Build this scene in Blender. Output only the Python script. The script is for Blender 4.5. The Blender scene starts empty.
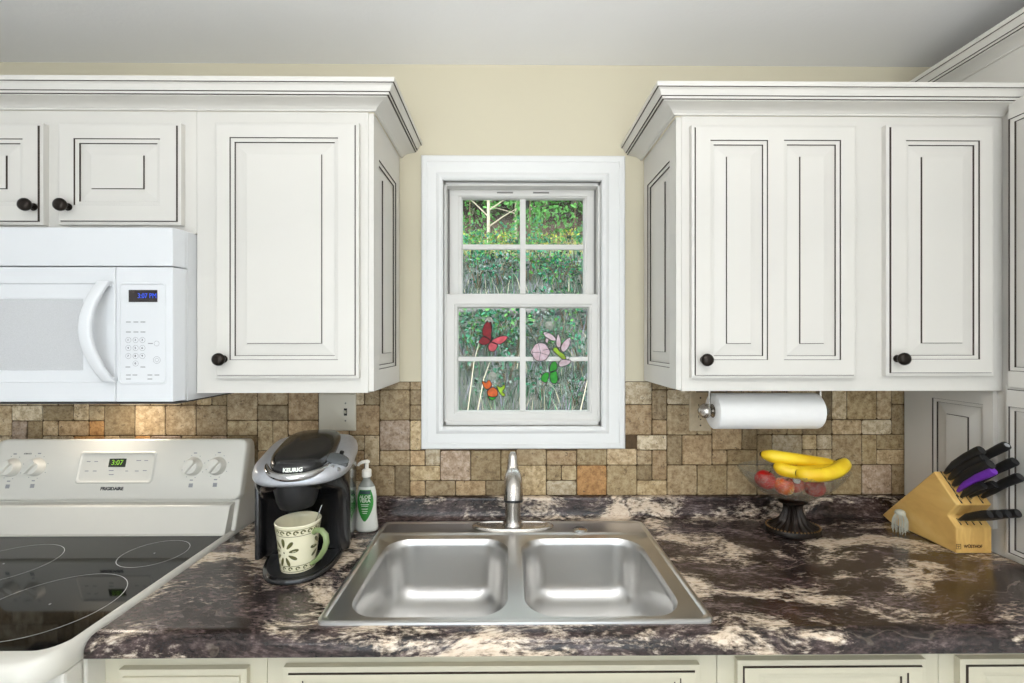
import bpy, bmesh, math, random
from mathutils import Vector, Matrix, noise as mnoise

random.seed(7)
SC = bpy.context.scene
COL = SC.collection
PI = math.pi

LP1, LP2, LFILL, LHOOD, LSUN, LSKY, EXPO, LUP = 7.5, 4.8, 8.5, 1.2, 5.4, 3.6, -0.30, 58.0
# ------------------------------------------------------------------ camera model (used to turn measurements into metres)
F = 1024 * 16.0 / 36.0
CAM = (0.0, -1.591, 1.515)
YAW = math.radians(0.5)
CY, SY = math.cos(YAW), math.sin(YAW)
CT = 0.910            # counter height

def ray(px, py):
    u = (px - 512) / F; v = (341.5 - py) / F
    return Vector((SY + u * CY, CY - u * SY, v))

def at(px, py, d):
    """point on the plane d metres in front of the back wall"""
    r = ray(px, py); t = (-d - CAM[1]) / r.y
    return Vector(CAM) + r * t

def at_z(px, py, z):
    r = ray(px, py); t = (z - CAM[2]) / r.z
    return Vector(CAM) + r * t

def at_x(px, py, x):
    r = ray(px, py); t = (x - CAM[0]) / r.x
    return Vector(CAM) + r * t

def X(px, d): return at(px, 341.5, d).x
def Z(py, d, px=512): return at(px, py, d).z

# ------------------------------------------------------------------ materials
MATS = {}
def nodes_of(name):
    m = bpy.data.materials.new(name); m.use_nodes = True
    nt = m.node_tree; nt.nodes.clear()
    out = nt.nodes.new('ShaderNodeOutputMaterial')
    b = nt.nodes.new('ShaderNodeBsdfPrincipled')
    nt.links.new(b.outputs[0], out.inputs[0])
    MATS[name] = m
    return m, nt, b, out

def nd(nt, kind, **kw):
    n = nt.nodes.new(kind)
    for k, v in kw.items():
        if k.startswith('i_'):
            key = k[2:]
            n.inputs[int(key) if key.isdigit() else key].default_value = v
        else: setattr(n, k, v)
    return n

def srgb(r, g, b):
    def c(x):
        x /= 255.0
        return x / 12.92 if x <= 0.04045 else ((x + 0.055) / 1.055) ** 2.4
    return (c(r), c(g), c(b), 1.0)

def ramp(nt, stops):
    r = nt.nodes.new('ShaderNodeValToRGB')
    el = r.color_ramp.elements
    while len(el) > 1: el.remove(el[0])
    el[0].position = stops[0][0]; el[0].color = stops[0][1]
    for p, c in stops[1:]:
        e = el.new(p); e.color = c
    return r

def mat(name, col, rough=0.5, metal=0.0, ns=40.0, amt=0.04, bump=0.0, bs=None, coat=0.0, spec=0.5, stretch=None, emit=None, es=0.0, alpha=1.0, trans=0.0):
    m, nt, b, out = nodes_of(name)
    tc = nd(nt, 'ShaderNodeTexCoord')
    vec = tc.outputs['Object']
    if stretch:
        mp = nd(nt, 'ShaderNodeMapping'); mp.inputs['Scale'].default_value = stretch
        nt.links.new(vec, mp.inputs[0]); vec = mp.outputs[0]
    n = nd(nt, 'ShaderNodeTexNoise', i_Scale=ns, i_Detail=4.0)
    nt.links.new(vec, n.inputs['Vector'])
    c = Vector(col[:3])
    lo = tuple(max(0, x * (1 - amt)) for x in c) + (1,)
    hi = tuple(min(1, x * (1 + amt)) for x in c) + (1,)
    r = ramp(nt, [(0.3, lo), (0.7, hi)])
    nt.links.new(n.outputs[0], r.inputs[0]); nt.links.new(r.outputs[0], b.inputs['Base Color'])
    b.inputs['Roughness'].default_value = rough; b.inputs['Metallic'].default_value = metal
    b.inputs['Coat Weight'].default_value = coat; b.inputs['Coat Roughness'].default_value = 0.05
    b.inputs['Specular IOR Level'].default_value = spec
    b.inputs['Transmission Weight'].default_value = trans
    if bump:
        bn = nd(nt, 'ShaderNodeTexNoise', i_Scale=bs or ns * 3, i_Detail=5.0)
        nt.links.new(vec, bn.inputs['Vector'])
        bp = nd(nt, 'ShaderNodeBump', i_Strength=bump, i_Distance=0.002)
        nt.links.new(bn.outputs[0], bp.inputs['Height']); nt.links.new(bp.outputs[0], b.inputs['Normal'])
    if emit:
        b.inputs['Emission Color'].default_value = emit; b.inputs['Emission Strength'].default_value = es
    return m

mat('cab_paint', srgb(214, 211, 204), 0.38, ns=6, amt=0.012, bump=0.03, bs=160)
mat('glaze', srgb(62, 52, 44), 0.6, ns=90, amt=0.3)
mat('cab_paint_shaded', srgb(202, 196, 174), 0.42, ns=6, amt=0.015, bump=0.03, bs=160)  # same cabinet paint, darkened: weaker light below the counter is in this colour
mat('wall_paint', srgb(208, 200, 176), 0.75, ns=3, amt=0.012, bump=0.08, bs=220)
mat('ceil_paint', srgb(240, 240, 240), 0.85, ns=2.5, amt=0.015, bump=0.25, bs=90)
mat('trim_paint', srgb(228, 228, 226), 0.4, ns=5, amt=0.01, bump=0.02, bs=120)
mat('vinyl', srgb(214, 212, 207), 0.42, ns=8, amt=0.01)
mat('track_grey', srgb(120, 118, 114), 0.55, ns=20, amt=0.08)
mat('appliance_white', srgb(221, 223, 225), 0.3, ns=5, amt=0.008, coat=0.2)
mat('range_white', srgb(216, 213, 203), 0.3, ns=5, amt=0.01, coat=0.25)
mat('micro_window', srgb(196, 197, 198), 0.25, ns=400, amt=0.06, coat=0.3)
mat('print_grey', srgb(150, 150, 152), 0.6, ns=60, amt=0.05)
mat('print_dark', srgb(60, 60, 62), 0.6, ns=60, amt=0.05)
mat('bronze', srgb(44, 38, 33), 0.28, 0.75, ns=60, amt=0.3)
mat('black_plastic', srgb(15, 15, 16), 0.22, ns=60, amt=0.2, coat=0.35)
mat('black_matte', srgb(24, 24, 25), 0.42, ns=120, amt=0.2)
mat('handle_black', srgb(26, 26, 27), 0.45, ns=150, amt=0.2, bump=0.1)
mat('handle_purple', srgb(112, 48, 168), 0.4, ns=80, amt=0.08)
mat('smoky', srgb(34, 33, 34), 0.12, ns=60, amt=0.1, coat=0.5)
mat('silver', srgb(190, 192, 197), 0.3, 0.55, ns=90, amt=0.05)
mat('chrome', srgb(200, 200, 200), 0.12, 1.0, ns=60, amt=0.05)
mat('grey_screen', srgb(88, 92, 94), 0.2, ns=60, amt=0.05, coat=0.4)
mat('glass_black', srgb(14, 14, 15), 0.05, ns=300, amt=0.3, coat=0.0, spec=0.32)
mat('ring_print', srgb(176, 176, 174), 0.4, ns=200, amt=0.08)
mat('lcd_dark', srgb(44, 36, 36), 0.2, ns=60, amt=0.05)
mat('lcd_green', srgb(34, 40, 24), 0.2, ns=60, amt=0.05)
mat('digit_blue', srgb(40, 70, 190), 0.4, emit=srgb(50, 90, 230), es=0.7)
mat('digit_green', srgb(120, 170, 50), 0.4, emit=srgb(140, 190, 60), es=0.6)
mat('almond', srgb(205, 198, 180), 0.35, ns=10, amt=0.02)
mat('stone_plate', srgb(190, 172, 142), 0.45, ns=60, amt=0.1, bump=0.1)
mat('slot_dark', srgb(40, 34, 28), 0.6, ns=60, amt=0.1)
mat('paper', srgb(240, 239, 237), 0.9, ns=30, amt=0.012, bump=0.35, bs=260)
mat('cardboard', srgb(70, 56, 46), 0.9, ns=60, amt=0.1)
mat('soap_body', srgb(232, 233, 224), 0.25, ns=20, amt=0.02, trans=0.15)
mat('soap_clear', srgb(214, 216, 206), 0.12, ns=20, amt=0.02, trans=0.6)
mat('pump_white', srgb(240, 236, 226), 0.35, ns=20, amt=0.01)
mat('label_green', srgb(46, 130, 48), 0.4, ns=30, amt=0.2)
mat('label_dark', srgb(40, 62, 66), 0.4, ns=30, amt=0.1)
mat('label_white', srgb(238, 242, 232), 0.5, ns=30, amt=0.02)
mat('mug_cream', srgb(232, 226, 196), 0.22, ns=30, amt=0.02, coat=0.3)
mat('mug_olive', srgb(96, 94, 52), 0.35, ns=120, amt=0.2)
mat('mug_handle', srgb(132, 148, 100), 0.25, ns=40, amt=0.08, coat=0.3)
mat('banana_peel_plain', srgb(236, 200, 34), 0.45, ns=30, amt=0.1)
mat('banana_tip', srgb(60, 48, 24), 0.7, ns=80, amt=0.3)
mat('sticker', srgb(236, 236, 236), 0.5, ns=40, amt=0.02)
mat('bronze_dark', srgb(36, 29, 24), 0.33, 0.6, ns=90, amt=0.4)
mat('bronze_gold', srgb(150, 118, 78), 0.35, 0.7, ns=150, amt=0.35)
mat('outline_black', srgb(22, 18, 18), 0.5, ns=60, amt=0.2)
mat('bristle', srgb(196, 196, 180), 0.35, ns=60, amt=0.15, trans=0.0)
mat('logo_ink', srgb(84, 52, 26), 0.7, ns=60, amt=0.15)
mat('oven_dark', srgb(30, 30, 32), 0.15, ns=60, amt=0.1, coat=0.3)
mat('floor_wood', srgb(202, 198, 194), 0.4, ns=7, amt=0.2, stretch=(1, 9, 1), bump=0.05)
mat('wall_pale', srgb(226, 226, 226), 0.8, ns=3, amt=0.012, bump=0.08, bs=220)
mat('hood_dark', srgb(82, 80, 78), 0.5, 0.4, ns=120, amt=0.15)
mat('bark_pale', srgb(196, 184, 160), 0.85, ns=30, amt=0.25, bump=0.5)
mat('twig_pale', srgb(222, 210, 186), 0.8, ns=30, amt=0.15)
mat('log_grey', srgb(128, 124, 122), 0.9, ns=20, amt=0.3, bump=0.6, stretch=(2, 14, 14))
mat('leaf_teal', srgb(42, 130, 92), 0.55, ns=3, amt=0.35)
mat('leaf_green', srgb(84, 150, 60), 0.55, ns=3, amt=0.35)
mat('leaf_yellow', srgb(170, 176, 60), 0.55, ns=3, amt=0.3)
mat('leaf_dark', srgb(62, 62, 38), 0.6, ns=2, amt=0.55)
mat('leaf_deep', srgb(44, 74, 50), 0.6, ns=3, amt=0.4)
mat('bark_brown', srgb(104, 88, 66), 0.9, ns=30, amt=0.3)
mat('leaf_grey', srgb(120, 134, 128), 0.6, ns=3, amt=0.35)
mat('straw', srgb(190, 182, 158), 0.7, ns=3, amt=0.3)
mat('stem_violet', srgb(132, 128, 146), 0.7, ns=3, amt=0.3)
mat('grass_blade', srgb(96, 142, 98), 0.6, ns=1.6, amt=0.6)
mat('grass_sunny', srgb(176, 170, 70), 0.6, ns=1.6, amt=0.4)  # sunlight on the crest is put into this yellow-green

def lamp_mat(name, col, strength):
    m, nt, b, out = nodes_of(name)
    b.inputs['Base Color'].default_value = (0.9, 0.9, 0.9, 1)
    b.inputs['Emission Color'].default_value = col; b.inputs['Emission Strength'].default_value = strength
    return m
lamp_mat('lamp_diffuser', (1.0, 0.95, 0.88, 1), 6.0)
lamp_mat('globe_glow_a', (0.985, 0.99, 1.0, 1), LP1 * 1.9); lamp_mat('globe_glow_b', (1.0, 0.94, 0.84, 1), LP2 * 1.9)

def glass_mat(name, tint, rough=0.0, gl=0.08, rim=None):
    """thin sheet of glass: mostly clear with a reflection"""
    m, nt, b, out = nodes_of(name)
    nt.nodes.remove(b)
    t = nd(nt, 'ShaderNodeBsdfTransparent'); t.inputs[0].default_value = tint
    g = nd(nt, 'ShaderNodeBsdfGlossy'); g.inputs['Roughness'].default_value = rough
    fr = nd(nt, 'ShaderNodeFresnel', i_IOR=1.35)
    mx = nd(nt, 'ShaderNodeMixShader')
    mu = nd(nt, 'ShaderNodeMath', operation='MULTIPLY'); mu.inputs[1].default_value = gl / 0.03
    nt.links.new(fr.outputs[0], mu.inputs[0])
    cl = nd(nt, 'ShaderNodeClamp'); cl.inputs['Max'].default_value = 0.6
    nt.links.new(mu.outputs[0], cl.inputs[0])
    nt.links.new(cl.outputs[0], mx.inputs[0]); nt.links.new(t.outputs[0], mx.inputs[1]); nt.links.new(g.outputs[0], mx.inputs[2])
    nt.links.new(mx.outputs[0], out.inputs[0])
    return m, nt, g
glass_mat('window_glass', (0.985, 0.99, 0.985, 1), 0.0, 0.009)

def stained(name, col, t=0.6):
    m, nt, b, out = nodes_of(name)
    tc = nd(nt, 'ShaderNodeTexCoord')
    n = nd(nt, 'ShaderNodeTexNoise', i_Scale=60.0, i_Detail=3.0); nt.links.new(tc.outputs['Object'], n.inputs['Vector'])
    c = Vector(col[:3]); r = ramp(nt, [(0.3, tuple(c * 0.75) + (1,)), (0.7, tuple(min(1, x * 1.2) for x in c) + (1,))])
    nt.links.new(n.outputs[0], r.inputs[0]); nt.links.new(r.outputs[0], b.inputs['Base Color'])
    b.inputs['Roughness'].default_value = 0.15
    tr = nd(nt, 'ShaderNodeBsdfTranslucent'); nt.links.new(r.outputs[0], tr.inputs[0])
    mx = nd(nt, 'ShaderNodeMixShader'); mx.inputs[0].default_value = t
    nt.links.new(b.outputs[0], mx.inputs[1]); nt.links.new(tr.outputs[0], mx.inputs[2]); nt.links.new(mx.outputs[0], out.inputs[0])
stained('sg_red', srgb(176, 18, 30)); stained('sg_pink', srgb(240, 120, 130)); stained('sg_palepink', srgb(252, 222, 228))
stained('sg_green', srgb(60, 190, 50)); stained('sg_lime', srgb(190, 220, 60)); stained('sg_orange', srgb(240, 130, 40)); stained('sg_yellow', srgb(246, 214, 60))

# crackle glass for the fruit bowl
def crackle():
    m, nt, b, out = nodes_of('crackle_glass')
    nt.nodes.remove(b); L = nt.links.new
    tc = nd(nt, 'ShaderNodeTexCoord')
    v = nd(nt, 'ShaderNodeTexVoronoi', feature='DISTANCE_TO_EDGE'); v.inputs['Scale'].default_value = 80
    nz = nd(nt, 'ShaderNodeTexNoise', i_Scale=30.0, i_Detail=2.0); L(tc.outputs['Object'], nz.inputs['Vector'])
    va = nd(nt, 'ShaderNodeVectorMath', operation='MULTIPLY_ADD'); va.inputs[1].default_value = (0.03, 0.03, 0.03); L(nz.outputs['Color'], va.inputs[0]); L(tc.outputs['Object'], va.inputs[2])
    L(va.outputs[0], v.inputs['Vector'])
    r = ramp(nt, [(0.0, (0.26, 0.26, 0.26, 1)), (0.10, (0.012, 0.012, 0.012, 1))]); L(v.outputs[0], r.inputs[0])
    bp = nd(nt, 'ShaderNodeBump', i_Strength=0.7, i_Distance=0.004); L(v.outputs[0], bp.inputs['Height'])
    t = nd(nt, 'ShaderNodeBsdfTransparent'); t.inputs[0].default_value = (0.97, 0.975, 0.95, 1)
    g = nd(nt, 'ShaderNodeBsdfGlossy'); g.inputs['Roughness'].default_value = 0.1; L(bp.outputs[0], g.inputs['Normal'])
    df = nd(nt, 'ShaderNodeBsdfTranslucent'); df.inputs[0].default_value = (0.86, 0.87, 0.82, 1)
    d2 = nd(nt, 'ShaderNodeBsdfDiffuse'); d2.inputs[0].default_value = (0.86, 0.87, 0.82, 1)
    dd = nd(nt, 'ShaderNodeMixShader'); L(df.outputs[0], dd.inputs[1]); L(d2.outputs[0], dd.inputs[2])
    m1 = nd(nt, 'ShaderNodeMixShader'); L(r.outputs[0], m1.inputs[0]); L(t.outputs[0], m1.inputs[1]); L(dd.outputs[0], m1.inputs[2])
    fr = nd(nt, 'ShaderNodeFresnel', i_IOR=1.3); L(bp.outputs[0], fr.inputs['Normal'])
    c = nd(nt, 'ShaderNodeClamp'); c.inputs['Max'].default_value = 0.3; L(fr.outputs[0], c.inputs[0])
    mx = nd(nt, 'ShaderNodeMixShader'); L(c.outputs[0], mx.inputs[0]); L(m1.outputs[0], mx.inputs[1]); L(g.outputs[0], mx.inputs[2])
    L(mx.outputs[0], out.inputs[0])
crackle()

def steel(name, col, rough, st):
    m, nt, b, out = nodes_of(name)
    tc = nd(nt, 'ShaderNodeTexCoord'); mp = nd(nt, 'ShaderNodeMapping'); mp.inputs['Scale'].default_value = st
    nt.links.new(tc.outputs['Object'], mp.inputs[0])
    n = nd(nt, 'ShaderNodeTexNoise', i_Scale=60.0, i_Detail=5.0); nt.links.new(mp.outputs[0], n.inputs['Vector'])
    mr = nd(nt, 'ShaderNodeMapRange'); mr.inputs['To Min'].default_value = rough - 0.015; mr.inputs['To Max'].default_value = rough + 0.03
    nt.links.new(n.outputs[0], mr.inputs[0]); nt.links.new(mr.outputs[0], b.inputs['Roughness'])
    bp = nd(nt, 'ShaderNodeBump', i_Strength=0.012, i_Distance=0.001); nt.links.new(n.outputs[0], bp.inputs['Height']); nt.links.new(bp.outputs[0], b.inputs['Normal'])
    b.inputs['Base Color'].default_value = col; b.inputs['Metallic'].default_value = 1.0
steel('sink_steel', srgb(212, 211, 209), 0.30, (1, 14, 14))
steel('nickel', srgb(196, 191, 184), 0.26, (8, 8, 1))

def granite():
    m, nt, b, out = nodes_of('granite')
    L = nt.links.new
    tc = nd(nt, 'ShaderNodeTexCoord')
    # slow swirl of the stone's flow
    w = nd(nt, 'ShaderNodeTexNoise', i_Scale=1.9, i_Detail=3.0, i_Roughness=0.55); L(tc.outputs['Object'], w.inputs['Vector'])
    ws = nd(nt, 'ShaderNodeVectorMath', operation='MULTIPLY_ADD'); ws.inputs[1].default_value = (0.42, 0.42, 0.42)
    L(w.outputs['Color'], ws.inputs[0]); L(tc.outputs['Object'], ws.inputs[2])
    mp = nd(nt, 'ShaderNodeMapping'); mp.inputs['Rotation'].default_value = (0, 0, math.radians(-32)); mp.inputs['Scale'].default_value = (1.5, 4.6, 4.6)
    mp.inputs['Location'].default_value = (3.1, 1.7, 0.0)
    L(ws.outputs[0], mp.inputs[0])
    a = nd(nt, 'ShaderNodeTexNoise', i_Scale=1.75, i_Detail=12.0, i_Roughness=0.64, i_Distortion=0.15); L(mp.outputs[0], a.inputs['Vector'])
    # broken grain
    mp2 = nd(nt, 'ShaderNodeMapping'); mp2.inputs['Rotation'].default_value = (0, 0, math.radians(-32)); mp2.inputs['Scale'].default_value = (26, 70, 70)
    ws2 = nd(nt, 'ShaderNodeVectorMath', operation='MULTIPLY_ADD'); ws2.inputs[1].default_value = (0.13, 0.13, 0.13); L(w.outputs['Color'], ws2.inputs[0]); L(tc.outputs['Object'], ws2.inputs[2])
    L(ws2.outputs[0], mp2.inputs[0])
    gr = nd(nt, 'ShaderNodeTexNoise', i_Scale=2.0, i_Detail=5.0, i_Roughness=0.7); L(mp2.outputs[0], gr.inputs['Vector'])
    sub = nd(nt, 'ShaderNodeMath', operation='MULTIPLY_ADD'); sub.inputs[1].default_value = 0.28
    L(gr.outputs[0], sub.inputs[0]); L(a.outputs[0], sub.inputs[2])
    cream = ramp(nt, [(0.650, (0, 0, 0, 1)), (0.692, (0.4, 0.4, 0.4, 1)), (0.735, (1, 1, 1, 1))]); L(sub.outputs[0], cream.inputs[0])
    # base stone
    bn = nd(nt, 'ShaderNodeTexNoise', i_Scale=3.2, i_Detail=9.0, i_Roughness=0.68); L(mp.outputs[0], bn.inputs['Vector'])
    base = ramp(nt, [(0.30, srgb(40, 33, 31)), (0.45, srgb(70, 59, 56)), (0.55, srgb(108, 93, 90)), (0.64, srgb(146, 133, 130)), (0.76, srgb(94, 74, 62))]); L(bn.outputs[0], base.inputs[0])
    dk = nd(nt, 'ShaderNodeMix', data_type='RGBA', blend_type='MULTIPLY')
    dk.inputs[0].default_value = 0.95
    gr2 = ramp(nt, [(0.36, srgb(92, 84, 84)), (0.50, srgb(176, 168, 168)), (0.62, (1, 1, 1, 1))]); L(gr.outputs[0], gr2.inputs[0])
    L(base.outputs[0], dk.inputs[6]); L(gr2.outputs[0], dk.inputs[7])
    # thin pale threads
    wv = nd(nt, 'ShaderNodeTexWave', wave_type='BANDS', bands_direction='Y', wave_profile='SIN'); wv.inputs['Scale'].default_value = 0.75; wv.inputs['Distortion'].default_value = 7.0; wv.inputs['Detail'].default_value = 5.0; wv.inputs['Detail Scale'].default_value = 1.3; wv.inputs['Detail Roughness'].default_value = 0.62
    L(mp.outputs[0], wv.inputs['Vector'])
    th = ramp(nt, [(0.99, (0, 0, 0, 1)), (1.0, (0.1, 0.1, 0.1, 1))]); L(wv.outputs[0], th.inputs[0])
    mxv = nd(nt, 'ShaderNodeMath', operation='MAXIMUM'); L(cream.outputs[0], mxv.inputs[0]); L(th.outputs[0], mxv.inputs[1])
    cc = ramp(nt, [(0.3, srgb(176, 150, 128)), (0.5, srgb(216, 197, 174)), (0.7, srgb(226, 214, 198))]); L(gr.outputs[0], cc.inputs[0])
    mx = nd(nt, 'ShaderNodeMix', data_type='RGBA'); L(mxv.outputs[0], mx.inputs[0]); L(dk.outputs[2], mx.inputs[6]); L(cc.outputs[0], mx.inputs[7])
    L(mx.outputs[2], b.inputs['Base Color'])
    b.inputs['Roughness'].default_value = 0.22; b.inputs['Specular IOR Level'].default_value = 0.5
    bp = nd(nt, 'ShaderNodeBump', i_Strength=0.04, i_Distance=0.001); L(gr.outputs[0], bp.inputs['Height']); L(bp.outputs[0], b.inputs['Normal'])
granite()

def travertine():
    m, nt, b, out = nodes_of('travertine')
    L = nt.links.new
    tc = nd(nt, 'ShaderNodeTexCoord'); at_ = nd(nt, 'ShaderNodeVertexColor', layer_name='tile')
    n1 = nd(nt, 'ShaderNodeTexNoise', i_Scale=64.0, i_Detail=7.0, i_Roughness=0.72); L(tc.outputs['Object'], n1.inputs['Vector'])
    r1 = ramp(nt, [(0.32, srgb(156, 140, 118)), (0.47, srgb(220, 210, 196)), (0.60, (1, 1, 1, 1))]); L(n1.outputs[0], r1.inputs[0])
    mu = nd(nt, 'ShaderNodeMix', data_type='RGBA', blend_type='MULTIPLY'); mu.inputs[0].default_value = 0.95
    L(at_.outputs[0], mu.inputs[6]); L(r1.outputs[0], mu.inputs[7])
    n2 = nd(nt, 'ShaderNodeTexNoise', i_Scale=95.0, i_Detail=4.0, i_Roughness=0.65, i_Distortion=1.2); L(tc.outputs['Object'], n2.inputs['Vector'])
    r2 = ramp(nt, [(0.335, (0.8, 0.8, 0.8, 1)), (0.40, (0, 0, 0, 1))]); L(n2.outputs[0], r2.inputs[0])
    mx = nd(nt, 'ShaderNodeMix', data_type='RGBA'); L(r2.outputs[0], mx.inputs[0]); L(mu.outputs[2], mx.inputs[6]); mx.inputs[7].default_value = srgb(84, 66, 46)
    L(mx.outputs[2], b.inputs['Base Color'])
    b.inputs['Roughness'].default_value = 0.55
    bp = nd(nt, 'ShaderNodeBump', i_Strength=0.5, i_Distance=0.002); L(n2.outputs[0], bp.inputs['Height']); L(bp.outputs[0], b.inputs['Normal'])
travertine()
mat('grout', srgb(84, 66, 44), 0.9, ns=120, amt=0.2, bump=0.3)

def maple():
    m, nt, b, out = nodes_of('maple')
    L = nt.links.new
    tc = nd(nt, 'ShaderNodeTexCoord'); mp = nd(nt, 'ShaderNodeMapping'); mp.inputs['Scale'].default_value = (30, 6, 10); mp.inputs['Rotation'].default_value = (0.7, 0, 0)
    L(tc.outputs['Object'], mp.inputs[0])
    n = nd(nt, 'ShaderNodeTexNoise', i_Scale=1.5, i_Detail=6.0, i_Distortion=0.8); L(mp.outputs[0], n.inputs['Vector'])
    r = ramp(nt, [(0.3, srgb(214, 166, 92)), (0.55, srgb(232, 190, 112)), (0.75, srgb(238, 202, 130))]); L(n.outputs[0], r.inputs[0])
    L(r.outputs[0], b.inputs['Base Color']); b.inputs['Roughness'].default_value = 0.4
maple()

def peel():
    m, nt, b, out = nodes_of('banana_peel')
    L = nt.links.new
    tc = nd(nt, 'ShaderNodeTexCoord')
    n = nd(nt, 'ShaderNodeTexNoise', i_Scale=14.0, i_Detail=3.0); L(tc.outputs['Object'], n.inputs['Vector'])
    r = ramp(nt, [(0.35, srgb(232, 186, 24)), (0.6, srgb(244, 212, 46))]); L(n.outputs[0], r.inputs[0])
    n2 = nd(nt, 'ShaderNodeTexNoise', i_Scale=110.0, i_Detail=2.0); L(tc.outputs['Object'], n2.inputs['Vector'])
    r2 = ramp(nt, [(0.70, (0, 0, 0, 1)), (0.76, (1, 1, 1, 1))]); L(n2.outputs[0], r2.inputs[0])
    mx = nd(nt, 'ShaderNodeMix', data_type='RGBA'); L(r2.outputs[0], mx.inputs[0]); L(r.outputs[0], mx.inputs[6]); mx.inputs[7].default_value = srgb(120, 84, 30)
    L(mx.outputs[2], b.inputs['Base Color']); b.inputs['Roughness'].default_value = 0.42
peel()

def fruit(name, c1, c2, c3):
    m, nt, b, out = nodes_of(name)
    L = nt.links.new
    tc = nd(nt, 'ShaderNodeTexCoord')
    n = nd(nt, 'ShaderNodeTexNoise', i_Scale=22.0, i_Detail=4.0); L(tc.outputs['Object'], n.inputs['Vector'])
    r = ramp(nt, [(0.35, c1), (0.55, c2), (0.7, c3)]); L(n.outputs[0], r.inputs[0])
    L(r.outputs[0], b.inputs['Base Color']); b.inputs['Roughness'].default_value = 0.28; b.inputs['Coat Weight'].default_value = 0.2
fruit('apple_red', srgb(150, 10, 14), srgb(196, 18, 20), srgb(208, 40, 30))
fruit('apple_blush', srgb(196, 52, 36), srgb(224, 120, 40), srgb(238, 190, 70))
fruit('apple_stripe', srgb(166, 30, 30), srgb(200, 60, 46), srgb(220, 130, 90))

def soil():
    m, nt, b, out = nodes_of('bank_soil')
    L = nt.links.new
    tc = nd(nt, 'ShaderNodeTexCoord')
    n = nd(nt, 'ShaderNodeTexNoise', i_Scale=1.4, i_Detail=10.0, i_Roughness=0.75); L(tc.outputs['Object'], n.inputs['Vector'])
    r = ramp(nt, [(0.3, srgb(30, 38, 28)), (0.45, srgb(58, 66, 54)), (0.6, srgb(96, 98, 92)), (0.72, srgb(66, 78, 44))]); L(n.outputs[0], r.inputs[0])
    L(r.outputs[0], b.inputs['Base Color']); b.inputs['Roughness'].default_value = 0.95
soil()
mat('forest_floor', srgb(66, 54, 40), 0.95, ns=2.5, amt=0.5)

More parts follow.
